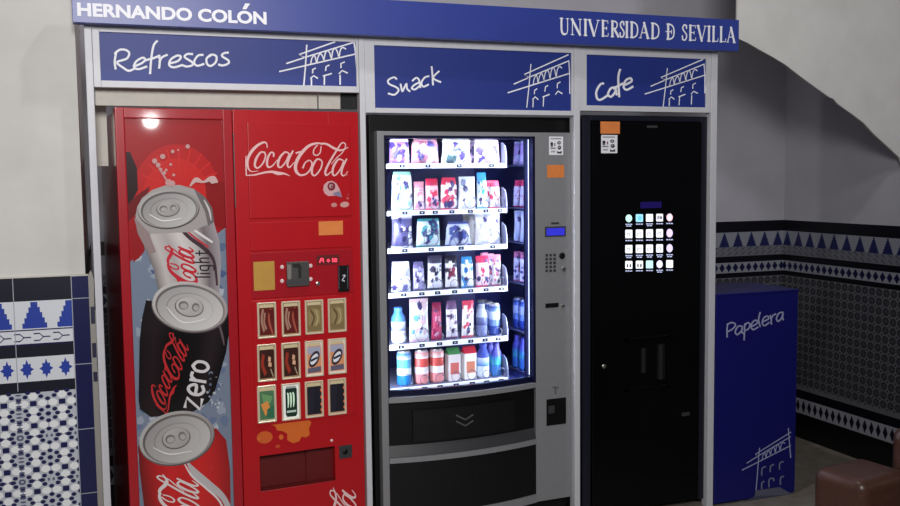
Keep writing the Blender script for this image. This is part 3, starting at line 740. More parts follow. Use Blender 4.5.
r_ = CKF.rect(316.5, 255.5, 339.5, 264, -.005); dsp = plate((r_[0], r_[1], r_[2], r_[3]), -.0065, -.005, 'price_display', 'red_shadow', rdo, 0)
p = Painter(CKF, -.0068, zoomed(240, 255, 7.5), step=6e-6)
for s_ in ([(598, 55), (608, 25), (622, 25), (626, 52)], [(602, 40), (622, 40)], [(655, 40), (665, 32), (672, 42), (662, 52), (655, 42)], [(694, 25), (696, 52)], [(708, 28), (724, 28), (724, 50), (708, 50), (708, 28)], [(708, 39), (724, 39)]): p.stroke(s_, 9, (255, 70, 95), False)
p.build('digit', 'red_led', dsp, label='glowing red price digits')
r_ = CKF.rect(337.5, 265.5, 349, 291, -.005); cr_ = plate(r_, -.014, -.005, 'card_reader', 'black', rdo, .003)
p = Painter(CKF, -.0143, zoomed(240, 255, 7.5), step=6e-6)
p.stroke([(772, 155), (790, 152), (775, 175), (768, 190), (785, 195)], 8, (196, 196, 214)); p.stroke([(742, 90), (742, 255)], 3, (120, 110, 130), False); p.stroke([(808, 88), (808, 250)], 3, (120, 110, 130), False)
p.build('reader_symbol', 'decal', cr_)
# twelve selection windows, each with the can it sells
cx0 = (257, 281.3, 304.8, 327.8); cx1 = (277, 301, 324, 346.8)
ry0 = ((303, 301.8, 300.6, 299), (345, 343.2, 341.4, 339.2), (386.5, 384.3, 382, 379.5)); ry1 = ((337.5, 335.5, 333.3, 331.3), (380.5, 378, 375.6, 373), (421.5, 419, 416.4, 413.6))
kinds = [['cola', 'cola', 'tan', 'tan'], ['zero', 'zero', 'sport', 'sport'], ['tea', 'energy', 'dark', 'dark']]
for j in range(3):
    for i in range(4):
        r_ = CKF.rect(cx0[i], ry0[j][i], cx1[i], ry1[j][i], -.012)
        b = MB(); w_ = .007
        b.box(r_[0], -.014, r_[1], r_[0] + w_, -.005, r_[3], bev=.0034); b.box(r_[2] - w_, -.014, r_[1], r_[2], -.005, r_[3], bev=.0034)
        b.box(r_[0], -.014, r_[3] - w_, r_[2], -.005, r_[3], bev=.0034); b.box(r_[0], -.014, r_[1], r_[2], -.005, r_[1] + w_, bev=.0034)
        sw = b.build('selection_window', 'cream', rdo)
        a_, b_, c_, d_ = r_[0] + w_ * .6, r_[1] + w_ * .6, r_[2] - w_ * .6, r_[3] - w_ * .6
        q = Painter(Flat(), -.0085, step=6e-6)
        q.f = (lambda a_, b_, c_, d_: (lambda t: (a_ + t[0] * (c_ - a_), d_ - t[1] * (d_ - b_))))(a_, b_, c_, d_)
        k = kinds[j][i]
        bgc = dict(cola=(150, 130, 100), tan=(150, 130, 98), zero=(150, 126, 96), sport=(206, 196, 188), tea=(176, 170, 140), energy=(222, 226, 220), dark=(170, 140, 116))[k]
        q.poly([(0, 0), (1, 0), (1, 1), (0, 1)], bgc)
        if k != 'energy':
            cc = dict(cola=(84, 22, 18), tan=(116, 98, 66), zero=(52, 22, 16), sport=(196, 132, 92), tea=(70, 106, 76), dark=(24, 24, 34))[k]
            q.poly([(.1, .12), (.9, .12), (.94, .2), (.94, .94), (.08, .94), (.08, .2)], cc); q.poly([(.12, .04), (.88, .04), (.92, .13), (.08, .13)], (190, 176, 140))
        if k == 'cola':
            q.stroke([(.75, .16, .05), (.62, .4, .1), (.68, .65, .12), (.82, .9, .08)], 0, (150, 70, 56)); q.stroke([(.28, .2), (.2, .5), (.32, .8)], .12, (150, 112, 96)); q.stroke([(.4, .3), (.34, .55), (.46, .75)], .09, (150, 112, 96)); q.poly([(.6, .2), (.92, .2), (.92, .6), (.75, .5)], (82, 14, 14))
        if k == 'tan':
            q.poly([(.15, .3), (.5, .22), (.85, .3), (.85, .7), (.5, .8), (.15, .72)], (134, 116, 80)); q.stroke([(.3, .3), (.5, .5), (.35, .75)], .1, (92, 74, 48)); q.stroke([(.62, .3), (.72, .55), (.6, .75)], .08, (160, 146, 104))
        if k == 'zero':
            q.stroke([(.3, .3), (.24, .55), (.4, .8)], .16, (138, 44, 30)); q.stroke([(.62, .4), (.7, .42)], .14, (196, 150, 120)); q.stroke([(.62, .55), (.74, .57)], .12, (196, 150, 120)); q.stroke([(.72, .7), (.86, .9)], .06, (150, 130, 110))
        if k == 'sport':
            q.poly([(.1, .15), (.9, .15), (.9, .45), (.1, .35)], (150, 150, 170)); q.ell(.5, .52, .36, .2, -25, (50, 44, 52)); q.ell(.5, .52, .26, .12, -25, (206, 206, 214)); q.stroke([(.3, .56), (.7, .48)], .07, (40, 40, 60)); q.poly([(.1, .78), (.9, .74), (.9, .9), (.1, .92)], (86, 84, 104))
        if k == 'tea':
            q.poly([(.2, .2), (.85, .3), (.7, .5), (.3, .45)], (96, 140, 92)); q.poly([(.15, .5), (.55, .42), (.72, .66), (.4, .84)], (200, 130, 64)); q.poly([(.5, .66), (.92, .55), (.92, .92), (.5, .9)], (44, 96, 70))
        if k == 'energy':
            q.poly([(.22, .08), (.8, .08), (.86, .16), (.86, .86), (.78, .93), (.26, .93), (.18, .86), (.18, .16)], (24, 46, 38)); q.poly([(.24, .06), (.78, .06), (.82, .12), (.2, .12)], (150, 156, 150))
            for x in (.34, .5, .66): q.stroke([(x - .05, .26, .05), (x, .30, .09), (x + .01, .5, .09), (x - .02, .66, .04)], 0, (206, 236, 206))
            q.stroke([(.26, .78), (.78, .78)], .06, (170, 190, 180), False)
        if k == 'dark':
            for y_ in (.25, .45, .65, .82): q.stroke([(.9, y_), (.99, y_ + .05)], .07, (206, 120, 76), False)
            q.poly([(.14, .2), (.5, .2), (.42, .9), (.14, .9)], (30, 30, 42))
        q.build('drink_picture', 'lit_soft', sw)
p = Painter(CKF, -.0034, zoomed(220, 376, 3.894), step=6e-6); OR = (216, 104, 34)
p.poly([(188, 188), (240, 176), (300, 168), (345, 168), (356, 182), (346, 205), (350, 228), (335, 240), (318, 236), (308, 255), (285, 262), (262, 250), (262, 225), (245, 215), (222, 212), (215, 195)], OR)
p.ell(174, 239, 31, 24, -10, (206, 92, 34)); p.ell(238, 238, 9, 10, 0, OR); p.ell(225, 274, 9, 7, 0, (196, 72, 34)); p.ell(150, 245, 6, 6, 0, OR)
p.build('splash_decal', 'decal', rdo, label='orange splash mark below the selection windows')
r_ = CKF.rect(339, 446, 352, 457, -.002); kp = plate(r_, -.006, -.001, 'coin_return', 'charcoal', rdo, .002)
u, z = CKF.at(345, 451.5, -.006); b = MB(); b.lathe([(.012, -.006), (.012, -.012), (.008, -.014)], n=16, axis='y', o=(u, 0, z)); b.build('return_button', 'black', kp)
u, z = CKF.at(331.6, 440.3, -.002); b = MB(); b.lathe([(.006, -.002), (.006, -.004), (.003, -.006)], n=12, axis='y', o=(u, 0, z)); b.build('indicator_light', 'chrome', rdo)
p = Painter(CKF, -.0026, step=5e-6)
logo(p, affine([(690, 292), (36, 292), (690, 75)], [(355.5, 489), (362, 610), (329, 486)]), (232, 200, 200))
p.build('lettering', 'decal', rdo, label='vertical pale script at the foot of the door')
# door edge line between the leaves
b = MB(); b.tube([(us + .0005, -.004, 1.62), (us + .0005, -.004, 1.93)], .0025); b.build('door_trim', 'steel', ck)

# ================================================================== SNACK MACHINE
sn = root('snack_vending_machine', 'silver and black snack vending machine with a brightly lit glass front', 'vending machine', SNF.x, SNF.y, 0, SNF.yaw)
sw = SNF.at(570.8, 132)[0]; dtop = (SNF.at(377, 131)[1] + SNF.at(570.6, 132.7)[1]) / 2
dbot = SNF.at(571, 496.5)[1]
uL0, uL1 = SNF.at(372, 250, .03)[0], SNF.at(575, 250, .03)[0]
cab_top = SNF.at(480, 116, .03)[1]; DEP = 0.78
gl0, gl1 = SNF.at(386, 250)[0], SNF.at(535.5, 250)[0]          # glazed width
gz1 = SNF.at(460, 136)[1]
ui0, ui1 = gl0 - .004, SNF.at(531, 250, .05)[0]                 # inside of the chilled chest
zi0 = SNF.at(392, 391)[1] - 0.03
cb = MB()
cb.box(uL0, 0.045, .09, ui0 - .004, DEP, cab_top, bev=.003); cb.box(ui1 + .006, 0.045, .09, uL1, DEP, cab_top, bev=.003)
cb.box(ui0 - .006, 0.045, gz1 + .012, ui1 + .008, DEP, cab_top - .001); cb.box(ui0 - .006, 0.045, .09, ui1 + .008, DEP, zi0 - .005); cb.box(ui0 - .006, DEP - .03, zi0 - .01, ui1 + .008, DEP, gz1 + .02)
cab = cb.build('cabinet', 'black', sn)
for (x, y) in ((.06, .1), (sw - .06, .1), (.06, .7), (sw - .06, .7)):
    b = MB(); b.lathe([(.03, 0), (.03, .02), (.018, .03), (.018, .095)], x, y, 14); b.build('foot', 'charcoal', sn)
b = MB(); b.box(ui0 - .004, .62, zi0 - .004, ui1 + .006, .64, gz1 + .01); b.box(ui0 - .0035, .05, zi0 - .004, ui0, .62, gz1 + .01); b.box(ui0, .05, gz1 + .002, ui1, .62, gz1 + .01); b.box(ui0, .05, zi0 - .004, ui1, .62, zi0)
b.build('liner', 'interior', sn)
su1 = SNF.at(506.5, 250, .10)[0]; um1 = su1 + .066
b = MB(); b.box(um1, .045, zi0, um1 + .005, .62, gz1); b.build('side_mirror', 'mirror', sn)
b = MB(); b.box(um1 + .005, .05, zi0, ui1 + .005, .62, gz1); b.build('side_housing', 'interior', sn)
# silver door: stiles, top rail, wide right column, bowed rails
dr = MB(); dr.box(0, 0, dbot, gl0, .045, dtop, bev=.003); dr.box(gl1, 0, dbot, sw, .045, dtop, bev=.003); dr.box(gl0 - .003, 0.0005, gz1, gl1 + .003, .045, dtop - .0005, bev=.003)
BOW = 0.045; uc, hw = (gl0 + gl1) / 2, (gl1 - gl0) / 2
def bow(u): return -BOW * max(0, 1 - ((u - uc) / hw) ** 2)
def bowed(mb, z0, z1, d0, d1, n=16, a=None, c=None, zf=None):
    a = gl0 if a is None else a; c = gl1 if c is None else c
    V = []
    for i in range(n + 1):
        u = a + (c - a) * i / n; y = bow(u)
        V += [(u, y + d0, z0), (u, y + d1, z0), (u, y + d1, z1), (u, y + d0, z1)]
    F = [[4 * i + k, 4 * i + (k + 1) % 4, 4 * i + 4 + (k + 1) % 4, 4 * i + 4 + k] for i in range(n) for k in range(4)] + [[0, 1, 2, 3], [4 * n + 3, 4 * n + 2, 4 * n + 1, 4 * n]]
    mb.mesh(V, F)
def mz(ya, yb): return (SNF.at(390.5, ya)[1] + SNF.at(538.5, yb)[1]) / 2
ra1, ra0 = mz(395, 385), mz(400.5, 389.5); rb1, rb0 = mz(456, 441), mz(461, 446)
rc1 = SNF.at(538.5, 493)[1]
bowed(dr, ra0, ra1, -.004, .04); bowed(dr, rb0, rb1, -.004, .04); bowed(dr, dbot, rc1 - .004, -.004, .04)
door = dr.build('door', 'silver', sn)
g_ = MB(); V = []
n = 20
for i in range(n + 1):
    u = gl0 + (gl1 - gl0) * i / n; V += [(u, bow(u) + .012, ra1), (u, bow(u) + .012, gz1)]
g_.mesh(V, [[2 * i, 2 * i + 2, 2 * i + 3, 2 * i + 1] for i in range(n)]); g_.build('door_glass', 'clear', door, smooth=True, fix=False)
# dark gasket inside the glass
gk = MB(); gk.box(gl1 - .014, .0, ra1, gl1, .04, gz1); gk.box(gl0, .0, ra1, gl0 + .008, .04, gz1); gk.box(gl0, .0, gz1 - .012, gl1, .04, gz1); bowed(gk, ra1, ra1 + .028, .016, .04)
gk.build('gasket', 'gasket', door)
kb = MB(); bowed(kb, rc1 - .004, rb0, .004, .03); kb.build('kick_panel', 'black_soft', door)
# delivery bay: dark curved hood, flap with chevrons, grey lip
fl = MB(); bowed(fl, rb1, ra0, .02, .04); bay = fl.build('delivery_bay', 'black', door)
fz1 = SNF.at(430, 408)[1]; fz0 = SNF.at(450, 437)[1]
fu0, fu1 = SNF.at(412, 420)[0], SNF.at(513, 420)[0]
ff = MB(); bowed(ff, fz0, fz1, .010, .022, a=fu0, c=fu1); fp = ff.build('delivery_flap', 'black_soft', bay)
lp = MB(); V = []
for i in range(n + 1):
    u = gl0 + (gl1 - gl0) * i / n; V += [(u, bow(u) + .004, rb1 + .002), (u, bow(u) + .019, fz0 - .012)]
lp.mesh(V, [[2 * i, 2 * i + 2, 2 * i + 3, 2 * i + 1] for i in range(n)]); lp.build('delivery_lip', 'charcoal', bay, smooth=True)
p = Painter(SNF, bow(uc) + .0095, zoomed(370, 366, 3.614), step=1e-5)
for o_ in (0, 22): p.stroke([(312, 178 + o_), (345, 194 + o_), (372, 176 + o_)], 5, (84, 84, 88), False)
p.build('push_arrow', 'decal', fp)
# right column fittings
def col_plate(x0, y0, x1, y1, d, name, m_, par=door, bev=.0015, **kw): return plate(SNF.rect(x0, y0, x1, y1), -d, .002, name, m_, par, bev, **kw)
ws = col_plate(549, 136.5, 563, 155, .0012, 'paper_notice', 'letter', bev=0)
def notice_print(fr, x0, y0, x1, y1, d, par):
    q = Painter(fr, d, lambda t: (x0 + t[0] * (x1 - x0), y0 + t[1] * (y1 - y0)), step=4e-6); K = (44, 44, 50)
    q.poly([(.12, .08), (.88, .08), (.88, .15), (.12, .15)], (150, 150, 156))
    q.ell(.2, .4, .1, .1, 0, K); q.poly([(.12, .46), (.28, .46), (.28, .56), (.12, .56)], (90, 90, 96)); q.poly([(.38, .36), (.46, .36), (.46, .52), (.38, .52)], (120, 60, 66)); q.poly([(.1, .6), (.48, .6), (.48, .66), (.1, .66)], (100, 100, 106)); q.poly([(.14, .76), (.44, .76), (.44, .86), (.14, .86)], (170, 170, 176))
    q.ell(.72, .34, .13, .09, 0, K); q.ell(.72, .34, .06, .04, 0, (200, 200, 204)); q.ell(.74, .6, .13, .11, 0, K); q.ell(.72, .58, .05, .04, 0, (190, 190, 196)); q.poly([(.58, .78), (.72, .84), (.9, .78), (.9, .92), (.58, .92)], K)
    q.build('notice_print', 'decal', par)
notice_print(SNF, 549, 136.5, 563, 155, -.0015, ws)
col_plate(547, 165, 564, 177.5, .0012, 'paper_label', 'paper_orange', bev=0)
lc = col_plate(544.8, 226.8, 565.6, 236.2, .003, 'display_bezel', 'charcoal'); plate(SNF.rect(546.2, 228.3, 564.3, 235), -.0036, -.002, 'display', 'lcd', lc, 0)
col_plate(551, 222.4, 559, 224.2, .0008, 'maker_plate', 'charcoal', bev=0)
for j in range(5):
    for i in range(3):
        u, z = SNF.at(546.6 + i * 3.9, 255.2 + j * 3.9 - i * .15); b = MB(); b.box(u - .0065, -.004, z - .006, u + .0065, .001, z + .006, bev=.002); b.build('key', 'charcoal', door)
for (x, y, r_, m_, nm) in ((562, 255.8, .016, 'black', 'card_sensor'), (563.6, 269, .012, 'steel', 'coin_button'), (562.7, 306, .010, 'steel', 'door_lock')):
    u, z = SNF.at(x, y); b = MB(); b.lathe([(r_, .002), (r_, -.004), (r_ * .8, -.007)], n=20, axis='y', o=(u, 0, z)); k_ = b.build(nm, m_, door)
    if nm != 'card_sensor': b = MB(); b.box(u - r_ * .6, -.0085, z - .002, u + r_ * .6, -.0065, z + .002); b.build('slit', 'black', k_)
col_plate(545.4, 303.6, 558.4, 307, .004, 'note_slot', 'black')
cr2 = col_plate(546.4, 399.5, 566, 423.5, .002, 'coin_cup', 'black'); b = MB(); r_ = SNF.rect(548, 406, 554, 413); b.box(r_[0], -.008, r_[1], r_[2], -.001, r_[3], bev=.003); b.build('coin_tray', 'charcoal', cr2)
p = Painter(SNF, -.0006, step=4e-6); p.stroke([(555.5, 388), (555.5, 394)], 1.6, (90, 90, 94), False); p.stroke([(553, 387.5), (558, 387.5)], 1.8, (90, 90, 94), False); p.build('coin_symbol', 'decal', door)
# shelves
SD = 0.10                                                   # price strips stand this far behind the door face
rows = [((389, 164.2), (505.6, 162.8)), ((390.7, 212.0), (507, 207.0)), ((391.2, 250.0), (507, 242.4)), ((391.5, 293.3), (507.5, 285.6)), ((392.6, 345.6), (508, 334.8)), ((392.4, 388.4), (508, 377.2))]
hpx = (4.8, 5.0, 5.2, 5.4, 5.6, 6.0)
shz = []
su0 = ui0 + .006; su1 = SNF.at(506.5, 250, SD)[0]
for k, (a_, b_) in enumerate(rows):
    z_ = (SNF.at(*a_, SD)[1] + SNF.at(*b_, SD)[1]) / 2; hh = hpx[k] / 225.0
    shz.append(z_)
    b = MB(); b.box(su0, SD + .005, z_ - .012, su1, .58, z_ - .004); sh = b.build('shelf', 'tray', sn)
    b = MB(); b.box(su0, SD - .003, z_ - hh, su1, SD + .004, z_ - .001, bev=.001); st = b.build('price_strip', 'strip', sh)
    g2 = MB(); V = [(0, SD, z_ - hh), (0, SD + .06, z_ - hh), (0, SD + .06, z_ + .10), (0, SD + .045, z_ + .10), (0, SD + .015, z_ + .085), (0, SD, z_ + .04)]
    g2.prism([(v[1], v[2]) for v in V], 'x', su1 + .002, su1 + .006); g2.build('shelf_side', 'tray', sh)
# products: row, x0, x1, top y, shape, colours (main, second, accent), what it is
ITEMS = [
 (0, 389, 409, 139, 'bag', (150, 110, 190), (236, 226, 242), (70, 50, 120), 'purple and white bag at the left end of the top shelf'),
 (0, 411, 438, 138, 'bag', (196, 140, 150), (150, 96, 110), (242, 230, 234), 'wide pinkish brown bag on the top shelf between the purple and pale green bags'),
 (0, 441, 470, 137, 'bag', (226, 236, 214), (250, 252, 244), (60, 90, 90), 'wide pale green bag on the top shelf'),
 (0, 473, 502, 138, 'bag', (214, 180, 220), (236, 230, 246), (110, 70, 140), 'lilac and white bag at the right end of the top shelf'),
 (1, 391, 412, 172, 'bag', (242, 250, 246), (150, 206, 184), (70, 130, 110), 'tall white and green bag at the left end of the second shelf'),
 (1, 413.5, 424, 182, 'pouch', (240, 214, 222), (226, 150, 170), (200, 70, 96), 'slim pale pink pouch on the second shelf'),
 (1, 425, 438.5, 179, 'pouch', (236, 190, 200), (214, 50, 86), (214, 50, 86), 'pink pouch with a crimson top on the second shelf'),
 (1, 440, 456.5, 178, 'pouch', (246, 236, 240), (220, 60, 90), (150, 60, 90), 'white and red pouch in the middle of the second shelf'),
 (1, 458, 475, 177, 'bag', (248, 248, 252), (222, 226, 236), (140, 150, 180), 'plain white bag on the second shelf left of the blue topped pouch'),
 (1, 477, 487, 173, 'pouch', (236, 246, 252), (60, 160, 220), (40, 110, 190), 'narrow white pouch with a bright blue top on the second shelf'),
 (1, 489.5, 503, 181, 'pouch', (250, 240, 242), (226, 60, 100), (226, 60, 100), 'white pouch with a red top at the right end of the second shelf'),
 (2, 391, 412, 216, 'bag', (96, 92, 140), (230, 232, 246), (50, 46, 90), 'dark violet and white bag at the left end of the third shelf'),
 (2, 416, 439.5, 219, 'bag', (220, 238, 238), (70, 150, 160), (40, 60, 110), 'white bag with teal edges on the third shelf'),
 (2, 445, 470, 222, 'bag', (214, 222, 244), (76, 90, 160), (40, 46, 100), 'white and navy bag on the third shelf'),
 (2, 474, 503.5, 213, 'bag', (250, 250, 250), (232, 236, 246), (190, 190, 200), 'large rounded white bag at the right end of the third shelf'),
 (3, 391, 410, 262, 'bag', (240, 242, 250), (206, 210, 230), (120, 120, 170), 'white bag at the left end of the fourth shelf'),
 (3, 413, 424, 262, 'pouch', (170, 166, 206), (110, 104, 150), (230, 230, 246), 'greyish violet pouch on the fourth shelf'),
 (3, 427, 441, 256, 'pouch', (236, 236, 242), (70, 66, 90), (40, 36, 60), 'white pouch with dark corners on the fourth shelf'),
 (3, 445, 457, 256, 'pouch', (236, 230, 236), (34, 28, 48), (130, 40, 70), 'black and white zigzag pouch in the middle of the fourth shelf'),
 (3, 461, 473, 257, 'pouch', (236, 244, 252), (60, 150, 210), (40, 96, 170), 'white pouch with a blue top on the fourth shelf'),
 (3, 476, 488.5, 256, 'pouch', (244, 222, 230), (220, 60, 100), (196, 50, 90), 'white and crimson pouch on the fourth shelf'),
 (3, 492, 503, 255, 'pouch', (244, 240, 244), (196, 110, 140), (110, 70, 110), 'tapering white pouch at the right end of the fourth shelf'),
 (4, 391, 405, 307, 'bottle', (236, 242, 250), (70, 130, 200), (60, 80, 150), 'round white bottle with a blue shoulder at the left end of the fifth shelf'),
 (4, 409, 428, 299, 'bag', (244, 244, 248), (226, 196, 206), (90, 150, 210), 'tall white bag with a blue corner on the fifth shelf'),
 (4, 431, 441, 303, 'pouch', (196, 70, 110), (150, 40, 80), (230, 190, 206), 'crimson pouch on the fifth shelf'),
 (4, 446, 457, 301, 'pouch', (232, 226, 236), (110, 80, 120), (60, 46, 80), 'slim white pouch with dark sides on the fifth shelf'),
 (4, 461, 473, 301, 'pouch', (246, 240, 242), (210, 70, 96), (40, 36, 70), 'white pouch with a red peak on the fifth shelf'),
 (4, 476.5, 486, 304, 'bottle', (120, 130, 176), (190, 200, 226), (60, 66, 120), 'grey blue bottle on the fifth shelf'),
 (4, 489, 499.5, 303, 'can', (46, 70, 150), (120, 150, 210), (200, 214, 240), 'dark blue can at the right end of the fifth shelf'),
 (5, 395.5, 412, 350, 'can', (40, 130, 206), (226, 242, 252), (90, 180, 220), 'bright blue can on the bottom shelf'),
 (5, 415, 427.5, 349, 'can', (232, 150, 150), (246, 240, 240), (220, 90, 84), 'coral and white can on the bottom shelf beside the bright blue can'),
 (5, 430, 443, 348, 'can', (232, 150, 150), (246, 240, 240), (220, 90, 84), 'coral and white can on the bottom shelf beside the green topped carton'),
 (5, 446, 459, 347, 'carton', (248, 238, 236), (80, 150, 90), (226, 120, 110), 'white carton with a green top on the bottom shelf'),
 (5, 462, 475, 346, 'carton', (250, 246, 244), (210, 50, 70), (226, 140, 110), 'white carton with a red top on the bottom shelf'),
 (5, 477.5, 488, 343.5, 'bottle', (226, 236, 250), (70, 90, 190), (60, 140, 220), 'white bottle with a blue cap on the bottom shelf'),
 (5, 491.5, 503, 342, 'bottle', (70, 130, 200), (90, 90, 180), (80, 190, 190), 'blue and teal bottle at the right end of the bottom shelf'),
]
def packet(name, w, h, t, cols, seed, pouch, label, cat, grp, x, y, z, par_yaw):
    rn = random.Random(seed); nu, nv = 20, 30; mb = MB(); A, B_, Cc = cols
    blobs = [(rn.uniform(.1, .9), rn.uniform(.12, .85), rn.uniform(.05, .17), rn.choice([A, B_, B_, Cc, (66, 56, 110)])) for _ in range(17)]  # dark violet blobs put the packs' shading into their print
    def colour(a, c):
        if c > .93 or c < .05: k = B_
        elif pouch and c > .78: k = B_
        else: k = A
        for (bx, bz, br, bc) in blobs:
            if (a - bx) ** 2 + ((c - bz) * h / w * .8) ** 2 < br * br: k = bc
        if abs(a - .5) < .3 and abs(c - .58) < .06 and (int(a * 14) % 2 == 0): k = Cc
        return tuple(max(0, min(255, v + rn.randint(-14, 10))) for v in k)
    taper = rn.uniform(.86, .98); lean = rn.uniform(-.10, .10) if pouch else rn.uniform(-.02, .02)
    for side in (-1, 1):
        V, K = [], []
        for j in range(nv + 1):
            for i in range(nu + 1):
                a, c = i / nu, j / nv
                prof = max(0, min(1, (c - .05) / .3)) ** .5 * max(0, min(1, (.93 - c) / .25)) ** .5 if .05 < c < .93 else 0
                ed = (1 - (2 * a - 1) ** 2) ** .5
                wid = w * (1 - .06 * prof) * (1 - (1 - taper) * c)
                wr = .06 * math.sin(a * 17 + seed) * math.sin(c * 11 + seed * 2)
                V.append(((a - .5) * wid * (1 - .10 * max(0, (c - .75) / .25) * (seed % 3) - .05 * max(0, (.2 - c) / .2)) + lean * w * c, side * (t / 2 * prof * ed * (1 + wr * 2) + .0012), c * h + (.003 * (i % 2) if j == nv else 0)))
                K.append(colour(a, c))
        F = [[j * (nu + 1) + i, j * (nu + 1) + i + 1, (j + 1) * (nu + 1) + i + 1, (j + 1) * (nu + 1) + i] for j in range(nv) for i in range(nu)]
        if side > 0: F = [f[::-1] for f in F]
        mb.mesh(V, F, None, K)
    o = mb.build(name, 'pack', None, smooth=True, fix=False, label=label, category=cat, group=grp)
    o.location = (x, y, z); o.rotation_euler = (0, 0, par_yaw + (rn.uniform(-.12, .12) if name == 'snack_pouch' and 'right end' not in label else 0)); return o
def to_world(fr, u, d): 
    q = Vector((fr.x, fr.y, 0)) + fr.ux * u + fr.n * d; return q.x, q.y
SHN = ['top', 'second', 'third', 'fourth', 'fifth', 'bottom']
for i, (r_, x0, x1, yt, kind, A, B_, Cc, label) in enumerate(ITEMS):
    xm = (x0 + x1) / 2; dep = SD + (.055 if kind in ('bag', 'pouch') else .066)
    uu0, uu1 = SNF.at(x0, yt, dep)[0], min(SNF.at(x1, yt, dep)[0], su1 - .003); w = (uu1 - uu0) * (1.0 if uu1 > su1 - .02 else 1.07); um = (uu0 + uu1) / 2
    zb_ = shz[r_] - .0025; ht = min(SNF.at(xm, yt, dep)[1], gz1 - .012) - zb_
    X, Y = to_world(SNF, um, dep); grp = 'snacks and drinks on the %s shelf' % SHN[r_]
    if kind in ('bag', 'pouch'):
        packet('snack_bag' if kind == 'bag' else 'snack_pouch', w, ht, min(.05, w * .5), (A, B_, Cc), i + 1, kind == 'pouch', label, 'snack', grp, X, Y, zb_, SNF.yaw)
        cr = min(w * .36, .042)
    else:
        rr = w / 2; cr = rr * .8
        nm = {'can': 'drink_can', 'bottle': 'drink_bottle', 'carton': 'drink_carton'}[kind]
        t_ = root(nm, label, {'can': 'can', 'bottle': 'bottle', 'carton': 'carton'}[kind], X, Y, zb_, SNF.yaw, grp)
        rr = min(rr, .034)
        if kind == 'can':
            pr = [(rr * .8, 0), (rr, .008), (rr, ht * .3), (rr, ht * .3), (rr, ht * .5), (rr, ht * .5), (rr, ht * .75), (rr, ht * .75), (rr, ht * .9), (rr * .8, ht * .97)]
            cl = [A, A, A, B_, B_, Cc, Cc, B_, A, (200, 204, 212)]
            b = MB(); b.lathe(pr, n=20, cols=cl); b.build('can_body', 'pack', t_, smooth=False)
            b = MB(); b.lathe([(rr * .78, ht * .965), (rr * .8, ht), (rr * .72, ht * .99)], n=20); b.build('can_lid', 'steel', t_)
        elif kind == 'bottle':
            pr = [(rr * .85, 0), (rr, .01), (rr, ht * .35), (rr, ht * .35), (rr, ht * .6), (rr, ht * .6), (rr * .92, ht * .72), (rr * .55, ht * .86)]
            cl = [A, A, A, Cc, A, B_, B_, B_]
            b = MB(); b.lathe(pr, n=20, cols=cl); b.build('bottle_body', 'pack', t_)
            b = MB(); b.lathe([(rr * .58, ht * .86), (rr * .58, ht * .98), (rr * .5, ht)], n=20, col=B_); b.build('bottle_cap', 'pack', t_)
        else:
            a2 = rr * .92
            b = MB(); b.box(-a2, -a2 * .8, 0, a2, a2 * .8, ht * .8, A, bev=.002); b.face([(-a2 * .7, -a2 * .81, ht * .2), (a2 * .7, -a2 * .81, ht * .2), (a2 * .7, -a2 * .81, ht * .55), (-a2 * .7, -a2 * .81, ht * .55)], Cc); b.build('carton_body', 'pack', t_, fix=False)
            b = MB(); V = [(-a2, -a2 * .8, ht * .8), (a2, -a2 * .8, ht * .8), (a2, a2 * .8, ht * .8), (-a2, a2 * .8, ht * .8), (-a2, 0, ht), (a2, 0, ht)]
            b.mesh(V, [[0, 1, 5, 4], [2, 3, 4, 5], [1, 2, 5], [3, 0, 4]], B_); b.build('carton_top', 'pack', t_)
# the right-hand column of every shelf is loaded three deep: its queue shows in the mirrored side wall
def copy_tree(o, parent=None):
    c = o.copy(); C.objects.link(c); c.parent = parent
    for ch in [x for x in bpy.data.objects if x.parent == o]: copy_tree(ch, c)
    return c
tops = [o for o in C.objects if o.parent is None and str(o.get('group', '')).startswith('snacks and drinks')]
for k, nm in enumerate(SHN):
    row = [o for o in tops if o['group'] == 'snacks and drinks on the %s shelf' % nm]
    last = max(row, key=lambda o: o.location.x); base_loc = last.location.copy()
    for q, word_ in ((1, 'second'), (2, 'third')):
        c = copy_tree(last); off = SNF.n * .072 * q
        c.location = base_loc + Vector((off.x, off.y, 0))
        c['label'] = '%s %s in the queue at the right end of the %s shelf' % (word_, last['category'], nm)
# pushing coils and price tags belong to the shelves
shelves = [o for o in sn.children if o.name.startswith('shelf')]
for i, (r_, x0, x1, yt, kind, A, B_, Cc, label) in enumerate(ITEMS):
    dep = SD + .055; uu0, uu1 = SNF.at(x0, yt, dep)[0], SNF.at(x1, yt, dep)[0]; w = uu1 - uu0; um = (uu0 + uu1) / 2
    cr = max(.018, min(w * .34, .036)); zc = shz[r_] + cr + .002; pts = []
    for k in range(29):
        a = R(-100 + k * 360 / 18); pts.append((um + cr * math.cos(a), SD + .007 + .014 * k / 28, zc + cr * math.sin(a)))
    b = MB(); b.tube(pts, .0014, 5); b.build('coil', 'wire', shelves[r_], smooth=True)
    b = MB(); hh = hpx[r_] / 225.0; ut = um - .008
    zc2 = shz[r_] - hh * .5
    b.box(ut - .0135, SD - .0045, zc2 - .0075, ut + .0135, SD - .0032, zc2 + .0075, (14, 16, 34)); b.face([(ut - .005, SD - .0047, zc2 - .003), (ut + .005, SD - .0047, zc2 - .003), (ut + .005, SD - .0047, zc2 + .003), (ut - .005, SD - .0047, zc2 + .003)], (170, 180, 210))
    b.build('price_tag', 'decal', shelves[r_], fix=False)
